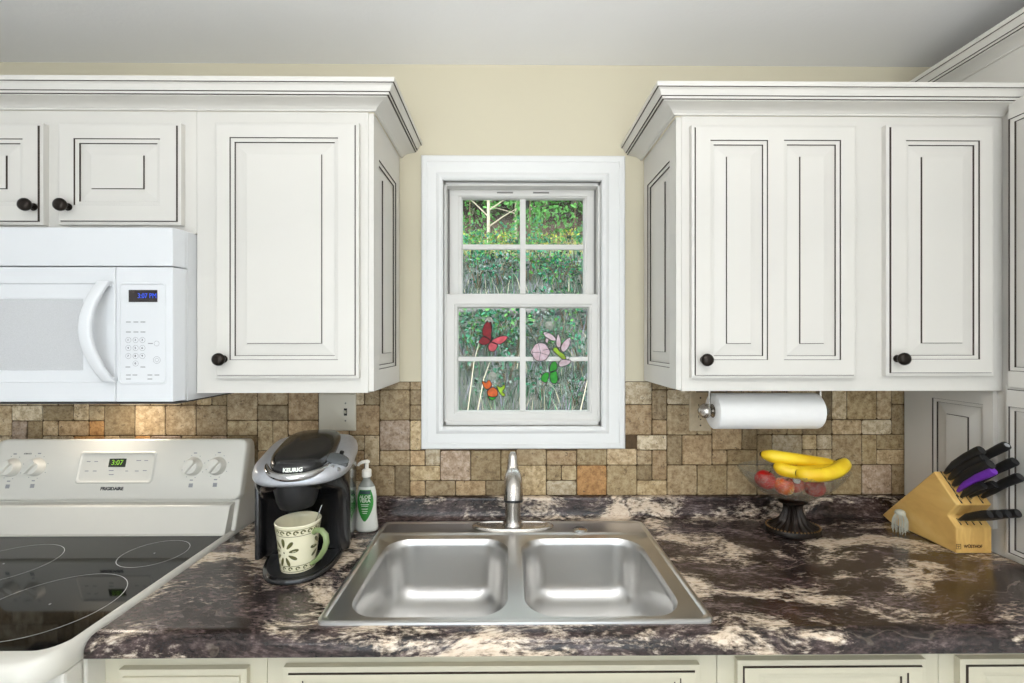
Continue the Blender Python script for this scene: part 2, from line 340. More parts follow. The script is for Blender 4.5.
# ------------------------------------------------------------------ mesh building
ORG = {}
class MB:
    def __init__(s): s.v = []; s.f = []; s.m = []; s.col = []
    def add(s, vs, fs, mi=0):
        o = len(s.v); s.v += [tuple(v) for v in vs]
        for f in fs: s.f.append(tuple(i + o for i in f)); s.m.append(mi)
    def quad(s, a, b, c, d, mi=0): s.add([a, b, c, d], [(0, 1, 2, 3)], mi)
    def box(s, lo, hi, mi=0, M=None):
        (x0, y0, z0), (x1, y1, z1) = lo, hi
        vs = [(x0, y0, z0), (x1, y0, z0), (x1, y1, z0), (x0, y1, z0), (x0, y0, z1), (x1, y0, z1), (x1, y1, z1), (x0, y1, z1)]
        if M: vs = [M(*v) for v in vs]
        s.add(vs, [(0, 3, 2, 1), (4, 5, 6, 7), (0, 1, 5, 4), (1, 2, 6, 5), (2, 3, 7, 6), (3, 0, 4, 7)], mi)
        return s
    def prism(s, poly, f0, f1, mi=0):
        """poly: list of 2d points; f0/f1 map (a,b) -> 3d for the two ends"""
        n = len(poly); vs = [f0(*p) for p in poly] + [f1(*p) for p in poly]
        fs = [tuple(range(n - 1, -1, -1)), tuple(range(n, 2 * n))] + [(i, (i + 1) % n, n + (i + 1) % n, n + i) for i in range(n)]
        s.add(vs, fs, mi); return s
    def loft(s, rings, mi=0, cap0=True, cap1=True, closed=True):
        n = len(rings[0]); vs = [p for r in rings for p in r]; fs = []
        for k in range(len(rings) - 1):
            for i in range(n if closed else n - 1):
                j = (i + 1) % n
                fs.append((k * n + i, k * n + j, (k + 1) * n + j, (k + 1) * n + i))
        if cap0: fs.append(tuple(range(n - 1, -1, -1)))
        if cap1: fs.append(tuple(range((len(rings) - 1) * n, len(rings) * n)))
        s.add(vs, fs, mi); return s
    def lathe(s, prof, M=None, n=32, mi=0, sx=1.0, sy=1.0, cap0=True, cap1=True, a0=0.0):
        """prof: (r, h) list; M maps (x, y, h)"""
        rings = []
        for r, h in prof:
            rings.append([(r * sx * math.cos(a0 + 2 * PI * i / n), r * sy * math.sin(a0 + 2 * PI * i / n), h) for i in range(n)])
        if M: rings = [[M(*p) for p in rg] for rg in rings]
        return s.loft(rings, mi, cap0, cap1)
    def tube(s, pts, rad, n=10, mi=0, flat=1.0):
        pts = [Vector(p) for p in pts]; k = len(pts)
        if not isinstance(rad, (list, tuple)): rad = [rad] * k
        rings = []; up = None
        for i, p in enumerate(pts):
            t = (pts[min(i + 1, k - 1)] - pts[max(i - 1, 0)]).normalized()
            if up is None:
                up = Vector((0, 0, 1)) if abs(t.z) < 0.9 else Vector((1, 0, 0))
            a = t.cross(up).normalized(); b = a.cross(t).normalized(); up = b
            rings.append([tuple(p + a * (rad[i] * math.cos(2 * PI * j / n)) + b * (rad[i] * flat * math.sin(2 * PI * j / n))) for j in range(n)])
        return s.loft(rings, mi)
    def build(s, name, mats, parent=None, local=False, smooth=None, bevel=0.0, seg=2, weld=True, sub=0):
        me = bpy.data.meshes.new(name)
        off = Vector((0, 0, 0))
        if parent is not None and not local: off = ORG.get(parent.name, off)
        me.from_pydata([(v[0] - off.x, v[1] - off.y, v[2] - off.z) for v in s.v], [], s.f)
        if isinstance(mats, str): mats = [mats]
        for m in mats: me.materials.append(MATS[m])
        me.polygons.foreach_set('material_index', s.m)
        if weld:
            bm = bmesh.new(); bm.from_mesh(me); bmesh.ops.remove_doubles(bm, verts=bm.verts, dist=1e-5)
            bmesh.ops.recalc_face_normals(bm, faces=bm.faces); bm.to_mesh(me); bm.free()
        if smooth is not None:
            me.polygons.foreach_set('use_smooth', [True] * len(me.polygons))
            me.set_sharp_from_angle(angle=math.radians(smooth))
        me.update()
        o = bpy.data.objects.new(name, me); COL.objects.link(o)
        if parent is not None:
            o.parent = parent; ORG[o.name] = ORG.get(parent.name, Vector((0, 0, 0)))
        if bevel:
            md = o.modifiers.new('Bevel', 'BEVEL'); md.width = bevel; md.segments = seg; md.limit_method = 'ANGLE'; md.angle_limit = math.radians(35)
        if sub:
            md = o.modifiers.new('Subdivision', 'SUBSURF'); md.levels = sub; md.render_levels = sub
        return o

def tag(o, label=None, cat=None, group=None, kind=None):
    if label: o['label'] = label
    if cat: o['category'] = cat
    if group: o['group'] = group
    if kind: o['kind'] = kind
    return o

def thing(name, loc, label, cat, group=None, rz=0.0):
    o = bpy.data.objects.new(name, None); COL.objects.link(o)
    o.empty_display_size = 0.05
    o.location = loc; o.rotation_euler = (0, 0, rz)
    ORG[o.name] = Vector(loc)
    return tag(o, label, cat, group)

def plabel(o, l): o['label'] = l; return o

def frame(origin, u, v, n):
    o = Vector(origin); u = Vector(u).normalized(); v = Vector(v).normalized(); n = Vector(n).normalized()
    return lambda a, b, c: tuple(o + u * a + v * b + n * c)

def wallframe(d):               # local (x, z, out) on a plane facing the room
    return lambda a, b, c: (a, -(d + c), b)

def text(body, name, size, M, matname, parent, local=False, extrude=0.0003, bold=0.0, sx=1.0, align='CENTER'):
    cu = bpy.data.curves.new(name, 'FONT'); cu.body = body; cu.size = size; cu.align_x = align; cu.align_y = 'CENTER'
    cu.extrude = extrude; cu.offset = bold; cu.resolution_u = 3
    tmp = bpy.data.objects.new(name + '_tmp', cu)
    me = bpy.data.meshes.new_from_object(tmp)
    bpy.data.objects.remove(tmp); 
    mb = MB()
    mb.add([M(v.co.x * sx, v.co.y, v.co.z + extrude) for v in me.vertices], [tuple(p.vertices) for p in me.polygons])
    return mb.build(name, matname, parent, local=local, weld=False)

# ------------------------------------------------------------------ raised-panel doors
def rect(u0, v0, u1, v1, n, i=0.0): return [(u0 + i, v0 + i, n), (u1 - i, v0 + i, n), (u1 - i, v1 - i, n), (u0 + i, v1 - i, n)]

def panel_face(mb, M, p, t):
    """recessed and raised panel inside the opening p, frame face at height t"""
    u0, v0, u1, v1 = p
    st = [(0.0, t, 0), (0.0002, t - 0.0036, 1), (0.0012, t - 0.0036, 1), (0.0108, t - 0.0048, 0), (0.011, t - 0.0088, 1), (0.0121, t - 0.0088, 1)]
    sl = min(0.046, (u1 - u0) * 0.5 - 0.012, (v1 - v0) * 0.5 - 0.012)
    st += [(sl - 0.0012, t - 0.0046, 0), (sl, t - 0.0046, 1), (sl + 0.0002, t - 0.0008, 1)]
    prev = rect(u0, v0, u1, v1, st[0][1], st[0][0])
    for i, n, mi in st[1:]:
        cur = rect(u0, v0, u1, v1, n, i)
        for k in range(4):
            j = (k + 1) % 4
            mb.quad(M(*prev[k]), M(*prev[j]), M(*cur[j]), M(*cur[k]), mi)
        prev = cur
    mb.quad(*[M(*q) for q in prev], 0)

def door_mesh(mb, M, r, panels, th=0.022, ledge=0.009):
    u0, v0, u1, v1 = r
    back = rect(u0, v0, u1, v1, 0); lo = rect(u0, v0, u1, v1, th - 0.0062)
    l2 = rect(u0, v0, u1, v1, th - 0.0046, ledge - 0.0013); li = rect(u0, v0, u1, v1, th - 0.0046, ledge); fi = rect(u0, v0, u1, v1, th, ledge + 0.0004)
    mb.quad(*[M(*q) for q in back][::-1], 0)
    for A, B, mi in ((back, lo, 0), (lo, l2, 0), (l2, li, 1), (li, fi, 1)):
        for k in range(4):
            j = (k + 1) % 4
            mb.quad(M(*A[k]), M(*A[j]), M(*B[j]), M(*B[k]), mi)
    face_grid(mb, M, (u0 + ledge + 0.0004, v0 + ledge + 0.0004, u1 - ledge - 0.0004, v1 - ledge - 0.0004), panels, th)

def face_grid(mb, M, R, panels, t):
    """a flat face R with rectangular panels (all on one row or one column)"""
    us = sorted({R[0], R[2]} | {p[0] for p in panels} | {p[2] for p in panels})
    vs = sorted({R[1], R[3]} | {p[1] for p in panels} | {p[3] for p in panels})
    for a in range(len(us) - 1):
        for b in range(len(vs) - 1):
            cu, cv = (us[a] + us[a + 1]) / 2, (vs[b] + vs[b + 1]) / 2
            if any(p[0] < cu < p[2] and p[1] < cv < p[3] for p in panels): continue
            mb.quad(M(us[a], vs[b], t), M(us[a + 1], vs[b], t), M(us[a + 1], vs[b + 1], t), M(us[a], vs[b + 1], t), 0)
    for p in panels: panel_face(mb, M, p, t)

def knob(parent, x, z, d):
    mb = MB(); M = lambda a, b, c: (x + a, -(d + c), z + b)
    mb.lathe([(0.010, 0.0), (0.0105, 0.002), (0.006, 0.004), (0.0055, 0.012), (0.009, 0.016), (0.0155, 0.0195), (0.0175, 0.0245), (0.016, 0.030), (0.011, 0.0335), (0.004, 0.035)], M, 24)
    return plabel(mb.build('knob', 'bronze', parent, smooth=50), 'dark bronze knob')

def pxrect(x0, y0, x1, y1, d):
    a = at(x0, y1, d); b = at(x1, y0, d)
    return (a.x, a.z, b.x, b.z)

def struct(mb, name, m, **k):
    o = mb.build(name, m, None, **k); o['kind'] = 'structure'; return o

# ------------------------------------------------------------------ room shell
XL, XR, YF, CEIL = -2.5, 2.05, -3.7, 2.482
WX0, WX1 = X(443.5, 0.0), X(601.0, 0.0)
WZ0, WZ1 = Z(426.0, 0.0), Z(181.5, 0.0)
WT = 0.13
b = MB()
b.box((XL, 0, 0), (WX0, WT, CEIL)); b.box((WX1, 0, 0), (XR, WT, CEIL))
b.box((WX0, 0, 0), (WX1, WT, WZ0)); b.box((WX0, 0, WZ1), (WX1, WT, CEIL))
struct(b, 'wall_back', 'wall_paint')
struct(MB().box((XL - 0.1, YF, 0), (XL, WT, CEIL)), 'wall_left', 'wall_pale')
struct(MB().box((XR, YF, 0), (XR + 0.1, WT, CEIL)), 'wall_right', 'wall_pale')
b = MB()   # unseen wall behind the camera, wide opening added to let light in
b.box((XL - 0.1, YF - 0.12, 0), (-1.3, YF, CEIL)); b.box((1.1, YF - 0.12, 0), (XR + 0.1, YF, CEIL)); b.box((-1.3, YF - 0.12, 2.1), (1.1, YF, CEIL))
struct(b, 'wall_front', 'wall_pale')
struct(MB().box((XL - 0.1, YF - 0.12, -0.1), (XR + 0.1, WT, 0)), 'floor', 'floor_wood')
struct(MB().box((XL - 0.1, YF - 0.12, CEIL), (XR + 0.1, WT, CEIL + 0.1)), 'ceiling', 'ceil_paint')

# ------------------------------------------------------------------ window
b = MB()     # moulded casing, mitred round the opening
cx0, cx1, cz0, cz1 = X(421, 0.02), X(625.5, 0.02), Z(449.3, 0.02), Z(155, 0.02)
prof = [(0.0, 0.0), (0.0, 0.016), (0.004, 0.020), (0.018, 0.020), (0.020, 0.0175), (0.050, 0.0165), (0.054, 0.019), (0.060, 0.022), (0.0655, 0.022), (0.069, 0.019)]
iw = [cx1 - WX1, WX0 - cx0, WZ0 - cz0, cz1 - WZ1]
def cas_ring(s, o):        # s in 0..1 across the casing
    return [(cx0 + s * (WX0 - cx0), -o, cz0 + s * (WZ0 - cz0)), (cx1 - s * (cx1 - WX1), -o, cz0 + s * (WZ0 - cz0)),
            (cx1 - s * (cx1 - WX1), -o, cz1 - s * (cz1 - WZ1)), (cx0 + s * (WX0 - cx0), -o, cz1 - s * (cz1 - WZ1))]
rings = [cas_ring(p[0] / 0.072, p[1]) for p in prof] + [cas_ring(1.0, 0.016), cas_ring(1.0, -0.012)]
b.loft(rings, 0, False, False)
wroot = thing('window_1', ((cx0 + cx1) / 2, 0, cz0), 'white double hung window with four panes in each sash over the sink', 'window')
wroot['kind'] = 'structure'
o = b.build('casing', 'trim_paint', wroot)
b = MB()     # vinyl frame lining the opening
fx0, fx1, fz0, fz1 = WX0, WX1, WZ0, WZ1
jw = 0.009
b.box((fx0, 0.010, fz0), (fx0 + jw, WT, fz1)); b.box((fx1 - jw, 0.010, fz0), (fx1, WT, fz1))
b.box((fx0, 0.010, fz1 - 0.012), (fx1, WT, fz1)); b.prism([(0.010, fz0), (WT, fz0), (WT, fz0 + 0.035), (0.016, fz0 + 0.022), (0.010, fz0 + 0.016)], lambda y, z: (fx0, y, z), lambda y, z: (fx1, y, z))
b.box((fx0 + jw, 0.052, fz1 - 0.034), (fx1 - jw, 0.062, fz1 - 0.012))
b.build('window_frame', 'vinyl', wroot, bevel=0.0015)
b = MB()
for (a0, a1) in ((fx0 + jw, fx0 + jw + 0.006), (fx1 - jw - 0.006, fx1 - jw)):
    b.box((a0, 0.045, Z(300, -0.04)), (a1, 0.085, fz1 - 0.014))
plabel(b.build('sash_track', 'track_grey', wroot), 'grey sash track')

def sash(name, ox, oz, gx, gz, mxs, mzs, y0, yg, th):
    """outer rect (x0,x1),(z0,z1); glass rect; muntins"""
    mb = MB()
    (a0, a1), (c0, c1) = ox, oz; (g0, g1), (h0, h1) = gx, gz
    ring = lambda s, y: [(a0 + s * (g0 - a0), y, c0 + s * (h0 - c0)), (a1 - s * (a1 - g1), y, c0 + s * (h0 - c0)), (a1 - s * (a1 - g1), y, c1 - s * (c1 - h1)), (a0 + s * (g0 - a0), y, c1 - s * (c1 - h1))]
    mb.loft([ring(0, y0 + th), ring(0, y0 + 0.002), ring(0.04, y0), ring(0.72, y0), ring(0.76, y0 + 0.003), ring(0.92, y0 + 0.005), ring(1, yg), ring(1, y0 + th)], 0, False, False)
    s = mb.build(name, 'vinyl', wroot)
    mb = MB()
    for (m0, m1) in mxs: mb.box((m0, yg - 0.004, h0), (m1, yg + 0.010, h1))
    for (m0, m1) in mzs: mb.box((g0, yg - 0.0035, m0), (g1, yg + 0.0095, m1))
    mb.build('muntin', 'vinyl', s, bevel=0.002)
    mb = MB(); mb.box((g0, yg + 0.002, h0), (g1, yg + 0.005, h1))
    g = mb.build('glass_pane', 'window_glass', s)
    return s
dl, dg = -0.014, -0.032            # lower sash face and glass
sash('lower_sash', (fx0 + jw - 0.004, fx1 - jw + 0.004), (Z(421, dl), Z(294, dl)), (X(458.2, dg), X(588, dg)), (Z(410.8, dg), Z(308, dg)),
     [(X(519.8, dg), X(525.6, dg))], [(Z(361.2, dg), Z(356.8, dg))], 0.014, 0.032, 0.034)
du, dgu = -0.054, -0.070
sash('upper_sash', (fx0 + jw + 0.004, fx1 - jw - 0.004), (Z(300, du), Z(189, du)), (X(462.6, dgu), X(583.4, dgu)), (Z(293.8, dgu), Z(199.2, dgu)),
     [(X(520, dgu), X(525.6, dgu))], [(Z(249.6, dgu), Z(244.6, dgu))], 0.054, 0.070, 0.03)
b = MB()
for px in (505, 541): b.box((X(px - 8, du), 0.0505, Z(193.6, du)), (X(px + 8, du), 0.056, Z(192.2, du)))
plabel(b.build('tilt_latch', 'track_grey', wroot), 'grey tilt latch slots')

# ------------------------------------------------------------------ tile backsplash
PIT = 0.0527
ZT = CT + 0.068                      # top of the counter lip
PANX = 1.397                         # face of the tall pantry
LCX1 = X(373.5, 0.318) - 0.0145       # end of left uppers
tiles = MB(); cols = []
tx0, tx1 = -2.2, PANX
ZTT = Z(381.5, 0.0)
ncol = int((tx1 - tx0) / PIT) + 1; nrow = 8
off0 = X(395.2, 0) - PIT * math.ceil((X(395.2, 0) - tx0) / PIT)
used = [[False] * ncol for _ in range(nrow)]
pal = [srgb(204, 184, 146), srgb(186, 166, 128), srgb(212, 194, 160), srgb(170, 150, 114), srgb(198, 172, 134), srgb(220, 206, 178), srgb(184, 164, 130), srgb(208, 186, 150), srgb(160, 142, 110)]
rt = random.Random(21)
def tile_face(x0, x1, z0, z1):
    g = 0.0014
    x0 += g; x1 -= g; z0 += g; z1 -= g
    if x1 - x0 < 0.004 or z1 - z0 < 0.004: return
    n = 3; j = lambda: rt.uniform(-0.0007, 0.0007)
    c = 0.002 + rt.random() * 0.003
    ringp = []
    for (ax, az, bx, bz) in ((x0 + c, z0, x1 - c, z0), (x1, z0 + c, x1, z1 - c), (x1 - c, z1, x0 + c, z1), (x0, z1 - c, x0, z0 + c)):
        for k in range(n + 1):
            t = k / n
            ringp.append((ax + (bx - ax) * t + j(), az + (bz - az) * t + j()))
    cx, cz = (x0 + x1) / 2, (z0 + z1) / 2
    def sc(p, i):
        dx, dz = p[0] - cx, p[1] - cz
        return (cx + dx * (1 - i / max(abs(x1 - x0) / 2, 1e-4)), cz + dz * (1 - i / max(abs(z1 - z0) / 2, 1e-4)))
    r0 = [(p[0], -0.001, p[1]) for p in ringp]
    r1 = [(p[0], -0.0062, p[1]) for p in ringp]
    r2 = [(sc(p, 0.0022)[0], -0.0078, sc(p, 0.0022)[1]) for p in ringp]
    nf = len(tiles.f)
    tiles.loft([r0, r1, r2], 0, False, True)
    base = pal[rt.randrange(len(pal))]
    if rt.random() < 0.04: base = srgb(206, 158, 100)
    if rt.random() < 0.08: base = srgb(196, 176, 156)
    f_ = 0.74 + rt.random() * 0.34
    cols.extend([(base[0] * f_, base[1] * f_, base[2] * f_, 1)] * (len(tiles.f) - nf))
holes = [(cx0 - 0.001, cx1 + 0.001, cz0 - 0.001, 3.0)]
def place(x0, x1, z0, z1):
    x0 = max(x0, tx0); x1 = min(x1, tx1); z1 = min(z1, ZTT)
    for (h0, h1, k0, k1) in holes:
        if x1 > h0 and x0 < h1 and z1 > k0 and z0 < k1:
            if z0 < k0 - 0.006: place(x0, x1, z0, k0)
            elif x0 < h0 - 0.003: place(x0, h0, z0, z1)
            if x1 > h1 + 0.003 and not z0 < k0 - 0.006: place(h1, x1, z0, z1)
            return
    tile_face(x0, x1, z0, z1)
for r in range(nrow):
    for c in range(ncol):
        if used[r][c]: continue
        opts = []
        can = lambda dr, dc: r + dr <= nrow and c + dc <= ncol and all(not used[r + i][c + k] for i in range(dr) for k in range(dc))
        if can(2, 2): opts += [(2, 2)] * 5
        if can(1, 2): opts += [(1, 2)] * 4
        if can(2, 1): opts += [(2, 1)] * 2
        opts += [(1, 1)] * 2
        dr, dc = rt.choice(opts)
        for i in range(dr):
            for k in range(dc): used[r + i][c + k] = True
        place(off0 + c * PIT, off0 + (c + dc) * PIT, ZT + r * PIT, ZT + (r + dr) * PIT)
me_off = len(tiles.f)
bs = MB()
bs.box((tx0, -0.0045, CT + 0.02), (cx0, -0.0003, ZTT)); bs.box((cx1, -0.0045, CT + 0.02), (tx1, -0.0003, ZTT)); bs.box((cx0, -0.0045, CT + 0.02), (cx1, -0.0003, cz0))
spl = thing('tile_backsplash', (0, 0, ZT), 'backsplash of tumbled travertine tiles in mixed tan and brown around the window', 'backsplash')
spl['kind'] = 'structure'
o = tiles.build('travertine_tile', 'travertine', spl, weld=False)
ca = o.data.color_attributes.new('tile', 'FLOAT_COLOR', 'CORNER')
buf = []
for p in o.data.polygons: buf += list(cols[p.index]) * p.loop_total
ca.data.foreach_set('color', buf)
bs.build('grout', 'grout', spl)

# ------------------------------------------------------------------ countertop
def quarter(cx, cz, r, a0, a1, n=6): return [(cx + r * math.cos(a0 + (a1 - a0) * i / n), cz + r * math.sin(a0 + (a1 - a0) * i / n)) for i in range(n + 1)]
DF = 0.668                           # front of the counter edge
CX0, CX1 = X(229, 0.185) + 0.002, PANX - 0.002
fprof = lambda dback: ([(dback, CT), (0.615, CT), (0.622, CT + 0.0012), (0.634, CT + 0.0022), (0.642, CT + 0.001)] +
                       [(0.642 + 0.0245 * math.sin(t * PI / 2 / 6) , CT - 0.0235 + 0.0245 * math.cos(t * PI / 2 / 6)) for t in range(1, 7)] +
                       [(DF - 0.001, CT - 0.034), (DF - 0.006, CT - 0.038), (0.612, CT - 0.038), (0.612, CT - 0.030), (dback, CT - 0.030)])
counter = thing('countertop', (0.2, 0, CT), 'dark laminate countertop with cream and purple-brown granite swirls around the sink', 'countertop')
b = MB()
ex = lambda prof, x0, x1: b.prism([(-d, z) for d, z in prof], lambda y, z: (x0, y, z), lambda y, z: (x1, y, z))
SX0, SX1, SD0, SD1 = -0.385, 0.42, 0.095, 0.604     # cut-out
ex(fprof(0.004), CX0, SX0); ex(fprof(0.004), SX1, CX1); ex(fprof(SD1), SX0, SX1)
ex([(0.004, CT), (SD0, CT), (SD0, CT - 0.03), (0.004, CT - 0.03)], SX0, SX1)
b.build('worktop', 'granite', counter, smooth=40)
b = MB()
lp = [(0.0035, CT + 0.0005), (0.046, CT + 0.0005), (0.036, CT + 0.004), (0.0305, CT + 0.010), (0.028, CT + 0.018), (0.027, CT + 0.050)] + [(0.021 + 0.006 * math.cos(a), CT + 0.060 + 0.008 * math.sin(a)) for a in (0.0, 0.5, 1.0, 1.57)] + [(0.0035, CT + 0.068)]
b.prism([(-d, z) for d, z in lp], lambda y, z: (CX0, y, z), lambda y, z: (CX1, y, z))
b.build('splash_lip', 'granite', counter, smooth=40)

# ------------------------------------------------------------------ sink
sx0, sx1, sd0, sd1 = -0.412, 0.4465, 0.074, 0.621
sink = thing('kitchen_sink', (0.017, -(sd0 + sd1) / 2, CT), 'stainless steel double bowl sink set in the dark countertop under the window', 'sink')
def rrect(x0, x1, y0, y1, r, z, n=6):
    pts = []
    for (cx, cy, a) in ((x1 - r, y1 - r, 0), (x0 + r, y1 - r, PI / 2), (x0 + r, y0 + r, PI), (x1 - r, y0 + r, 1.5 * PI)):
        for k in range(n + 1):
            t = a + PI / 2 * k / n
            pts.append((cx + r * math.cos(t), cy + r * math.sin(t), z))
    return pts
zr = CT + 0.0022
yb, yf = -sd0, -sd1
b = MB()
rings = [rrect(sx0, sx1, yf, yb, 0.022, zr - 0.0015), rrect(sx0 + 0.001, sx1 - 0.001, yf + 0.001, yb - 0.001, 0.022, zr + 0.003), rrect(sx0 + 0.006, sx1 - 0.006, yf + 0.006, yb - 0.006, 0.02, zr + 0.006),
         rrect(sx0 + 0.011, sx1 - 0.011, yf + 0.011, yb - 0.011, 0.018, zr + 0.005), rrect(sx0 + 0.016, sx1 - 0.016, yf + 0.016, yb - 0.016, 0.016, zr + 0.002)]
b.loft(rings, 0, False, False)
# deck with two bowl openings: grid of bands, each corner of an opening rounded
bw = [(-0.360, 0.0), (0.038, 0.394)]; by0, by1 = -0.598, -0.205; rb = 0.074
ix0, ix1, iy0, iy1 = sx0 + 0.016, sx1 - 0.016, yf + 0.016, yb - 0.016
zd = zr + 0.002
NQ = 8
# outer inset ring to inner rectangle is covered by strips around the bowls
def patch_ring(x0, x1, y0, y1, bx0, bx1, z):
    inner = rrect(bx0, bx1, by0, by1, rb, z, NQ)
    outer = []
    for p in inner:                     # project each inner point to the surrounding rectangle
        cxm, cym = (bx0 + bx1) / 2, (by0 + by1) / 2
        ax = p[0]; ay = p[1]
        ix, iy = min(max(ax, bx0 + rb), bx1 - rb), min(max(ay, by0 + rb), by1 - rb)
        dx, dy = ax - ix, ay - iy
        if abs(dx) < 1e-9 and abs(dy) < 1e-9: dx = 1
        m = max(abs(dx), abs(dy)); 
        qx = (x1 if dx > 0 else x0) if abs(dx) >= m - 1e-9 else ix + dx / m * abs((y1 if dy > 0 else y0) - iy)
        qy = (y1 if dy > 0 else y0) if abs(dy) >= m - 1e-9 else iy + dy / m * abs((x1 if dx > 0 else x0) - ix)
        qx = min(max(qx, x0), x1); qy = min(max(qy, y0), y1)
        outer.append((qx, qy, z))
    b.loft([outer, inner], 0, False, False)
    for (cxx, cyy, i0) in ((x1, y1, 0), (x0, y1, NQ + 1), (x0, y0, 2 * NQ + 2), (x1, y0, 3 * NQ + 3)):
        for k in range(NQ):
            a_, b_ = outer[i0 + k], outer[i0 + k + 1]
            if abs(a_[0] - b_[0]) > 1e-6 and abs(a_[1] - b_[1]) > 1e-6: b.add([a_, b_, (cxx, cyy, z)], [(0, 1, 2)])
    return inner
xm = 0.020; ydk = -0.178
ins = []
for (bx0, bx1), (px0, px1) in zip(bw, ((ix0, xm), (xm, ix1))):
    ins.append((patch_ring(px0, px1, iy0, ydk, bx0, bx1, zd), bx0, bx1))
# faucet deck, slightly stepped behind the bowls
b.loft([[(ix0, ydk, zd), (ix1, ydk, zd)], [(ix0, ydk + 0.006, zd + 0.004), (ix1, ydk + 0.006, zd + 0.004)], [(ix0, ydk + 0.014, zd + 0.0042), (ix1, ydk + 0.014, zd + 0.0042)], [(ix0, ydk + 0.020, zd + 0.001), (ix1, ydk + 0.020, zd + 0.001)], [(ix0, iy1, zd + 0.001), (ix1, iy1, zd + 0.001)]], 0, False, False, closed=False)
b.build('sink_deck', 'sink_steel', sink, smooth=40)
for inner, bx0, bx1 in ins:
    b = MB()
    rg = [inner]
    for dz, s in ((0.003, 0.0015), (0.008, 0.005), (0.02, 0.007), (0.08, 0.011), (0.125, 0.015), (0.150, 0.022), (0.168, 0.038), (0.177, 0.060)):
        rg.append(rrect(bx0 + s, bx1 - s, by0 + s, by1 - s, max(rb - 0.2 * s, 0.03), zd - dz, NQ))
    cxm, cym = (bx0 + bx1) / 2, (by0 + by1) / 2
    rg.append([(cxm + 0.05 * math.cos(2 * PI * (k + 0.5) / len(inner)), cym + 0.05 * math.sin(2 * PI * (k + 0.5) / len(inner)), zd - 0.183) for k in range(len(inner))])
    b.loft(rg, 0, False, True)
    bo = b.build('sink_bowl', 'sink_steel', sink, smooth=60)
    b = MB(); M = lambda x, y, z, cxm=cxm, cym=cym: (cxm + x, cym + y, zd - 0.183 + z)
    b.lathe([(0.043, 0.0005), (0.043, 0.003), (0.036, 0.0035), (0.032, 0.001), (0.012, 0.001), (0.010, 0.006), (0.004, 0.007)], M, 24)
    b.build('drain', 'chrome', bo, smooth=40)
b = MB(); p = at_z(580, 530, zd + 0.003); M = lambda x, y, z: (p.x + x, p.y + y, zd + 0.001 + z)
b.lathe([(0.023, 0.0), (0.0235, 0.004), (0.019, 0.007), (0.006, 0.008)], M, 24)
plabel(b.build('hole_cover', 'chrome', sink, smooth=40), 'round chrome hole cover')

# ------------------------------------------------------------------ faucet
fx = X(512.8, 0.118); fy = -0.118; fz = zd + 0.0015
fau = thing('kitchen_faucet', (fx, fy, fz), 'brushed nickel pull-out faucet standing on the sink deck', 'faucet')
b = MB()
pl = lambda s, z, y=0.0: [(fx + s * 0.132 * math.copysign(abs(math.cos(2 * PI * i / 40)) ** 0.7, math.cos(2 * PI * i / 40)), fy + s * 0.033 * math.copysign(abs(math.sin(2 * PI * i / 40)) ** 0.8, math.sin(2 * PI * i / 40)) - 0.010 * (1 - abs(math.cos(2 * PI * i / 40)) ** 2) * s, fz + z) for i in range(40)]
b.loft([pl(1.0, 0), pl(1.0, 0.005), pl(0.97, 0.0085), pl(0.86, 0.0095), pl(0.84, 0.0075), pl(0.3, 0.008)])
b.build('deck_plate', 'nickel', fau, smooth=40)
M = lambda x, y, z: (fx + x, fy + y, fz + z)
b = MB(); b.lathe([(0.033, 0.006), (0.033, 0.012), (0.0275, 0.018), (0.0255, 0.024), (0.0245, 0.040), (0.0245, 0.104), (0.0255, 0.107), (0.0255, 0.118), (0.022, 0.136), (0.012, 0.146)], M, 32)
b.build('faucet_body', 'nickel', fau, smooth=45)
b = MB()     # short spout leaning out over the bowls with the spray head at its end
pts = [(fx, fy - 0.002, fz + 0.120), (fx, fy - 0.02, fz + 0.150), (fx, fy - 0.05, fz + 0.178), (fx, fy - 0.085, fz + 0.192)]
b.tube(pts, [0.0225, 0.0225, 0.022, 0.022], 24)
b.build('spout', 'nickel', fau, smooth=60)
b = MB()
pts = [(fx, fy - 0.083, fz + 0.1915), (fx, fy - 0.090, fz + 0.192), (fx, fy - 0.108, fz + 0.188), (fx, fy - 0.126, fz + 0.174), (fx, fy - 0.138, fz + 0.152), (fx, fy - 0.142, fz + 0.136)]
b.tube(pts, [0.0220, 0.0245, 0.0265, 0.0275, 0.0285, 0.0275], 24)
sp = b.build('spray_head', 'nickel', fau, smooth=60)
b = MB(); b.tube([(fx, fy - 0.1418, fz + 0.137), (fx, fy - 0.1428, fz + 0.131)], [0.0282, 0.0275], 24); plabel(b.build('contrast_ring', 'black_matte', sp, smooth=60), 'added dark ring setting off the spray head')  # dark ring added so the spray head stands out from the body
b = MB()     # lever on top of the body
def lev(w, t, y, z): return [(fx + w * math.cos(2 * PI * i / 16), fy + y + t * math.sin(2 * PI * i / 16), fz + z) for i in range(16)]
b.loft([lev(0.022, 0.018, 0.002, 0.130), lev(0.0245, 0.018, 0.004, 0.150), lev(0.021, 0.015, 0.008, 0.178), lev(0.016, 0.011, 0.014, 0.205), lev(0.0125, 0.008, 0.020, 0.226), lev(0.007, 0.004, 0.024, 0.236)])
b.build('lever_handle', 'nickel', fau, smooth=60)

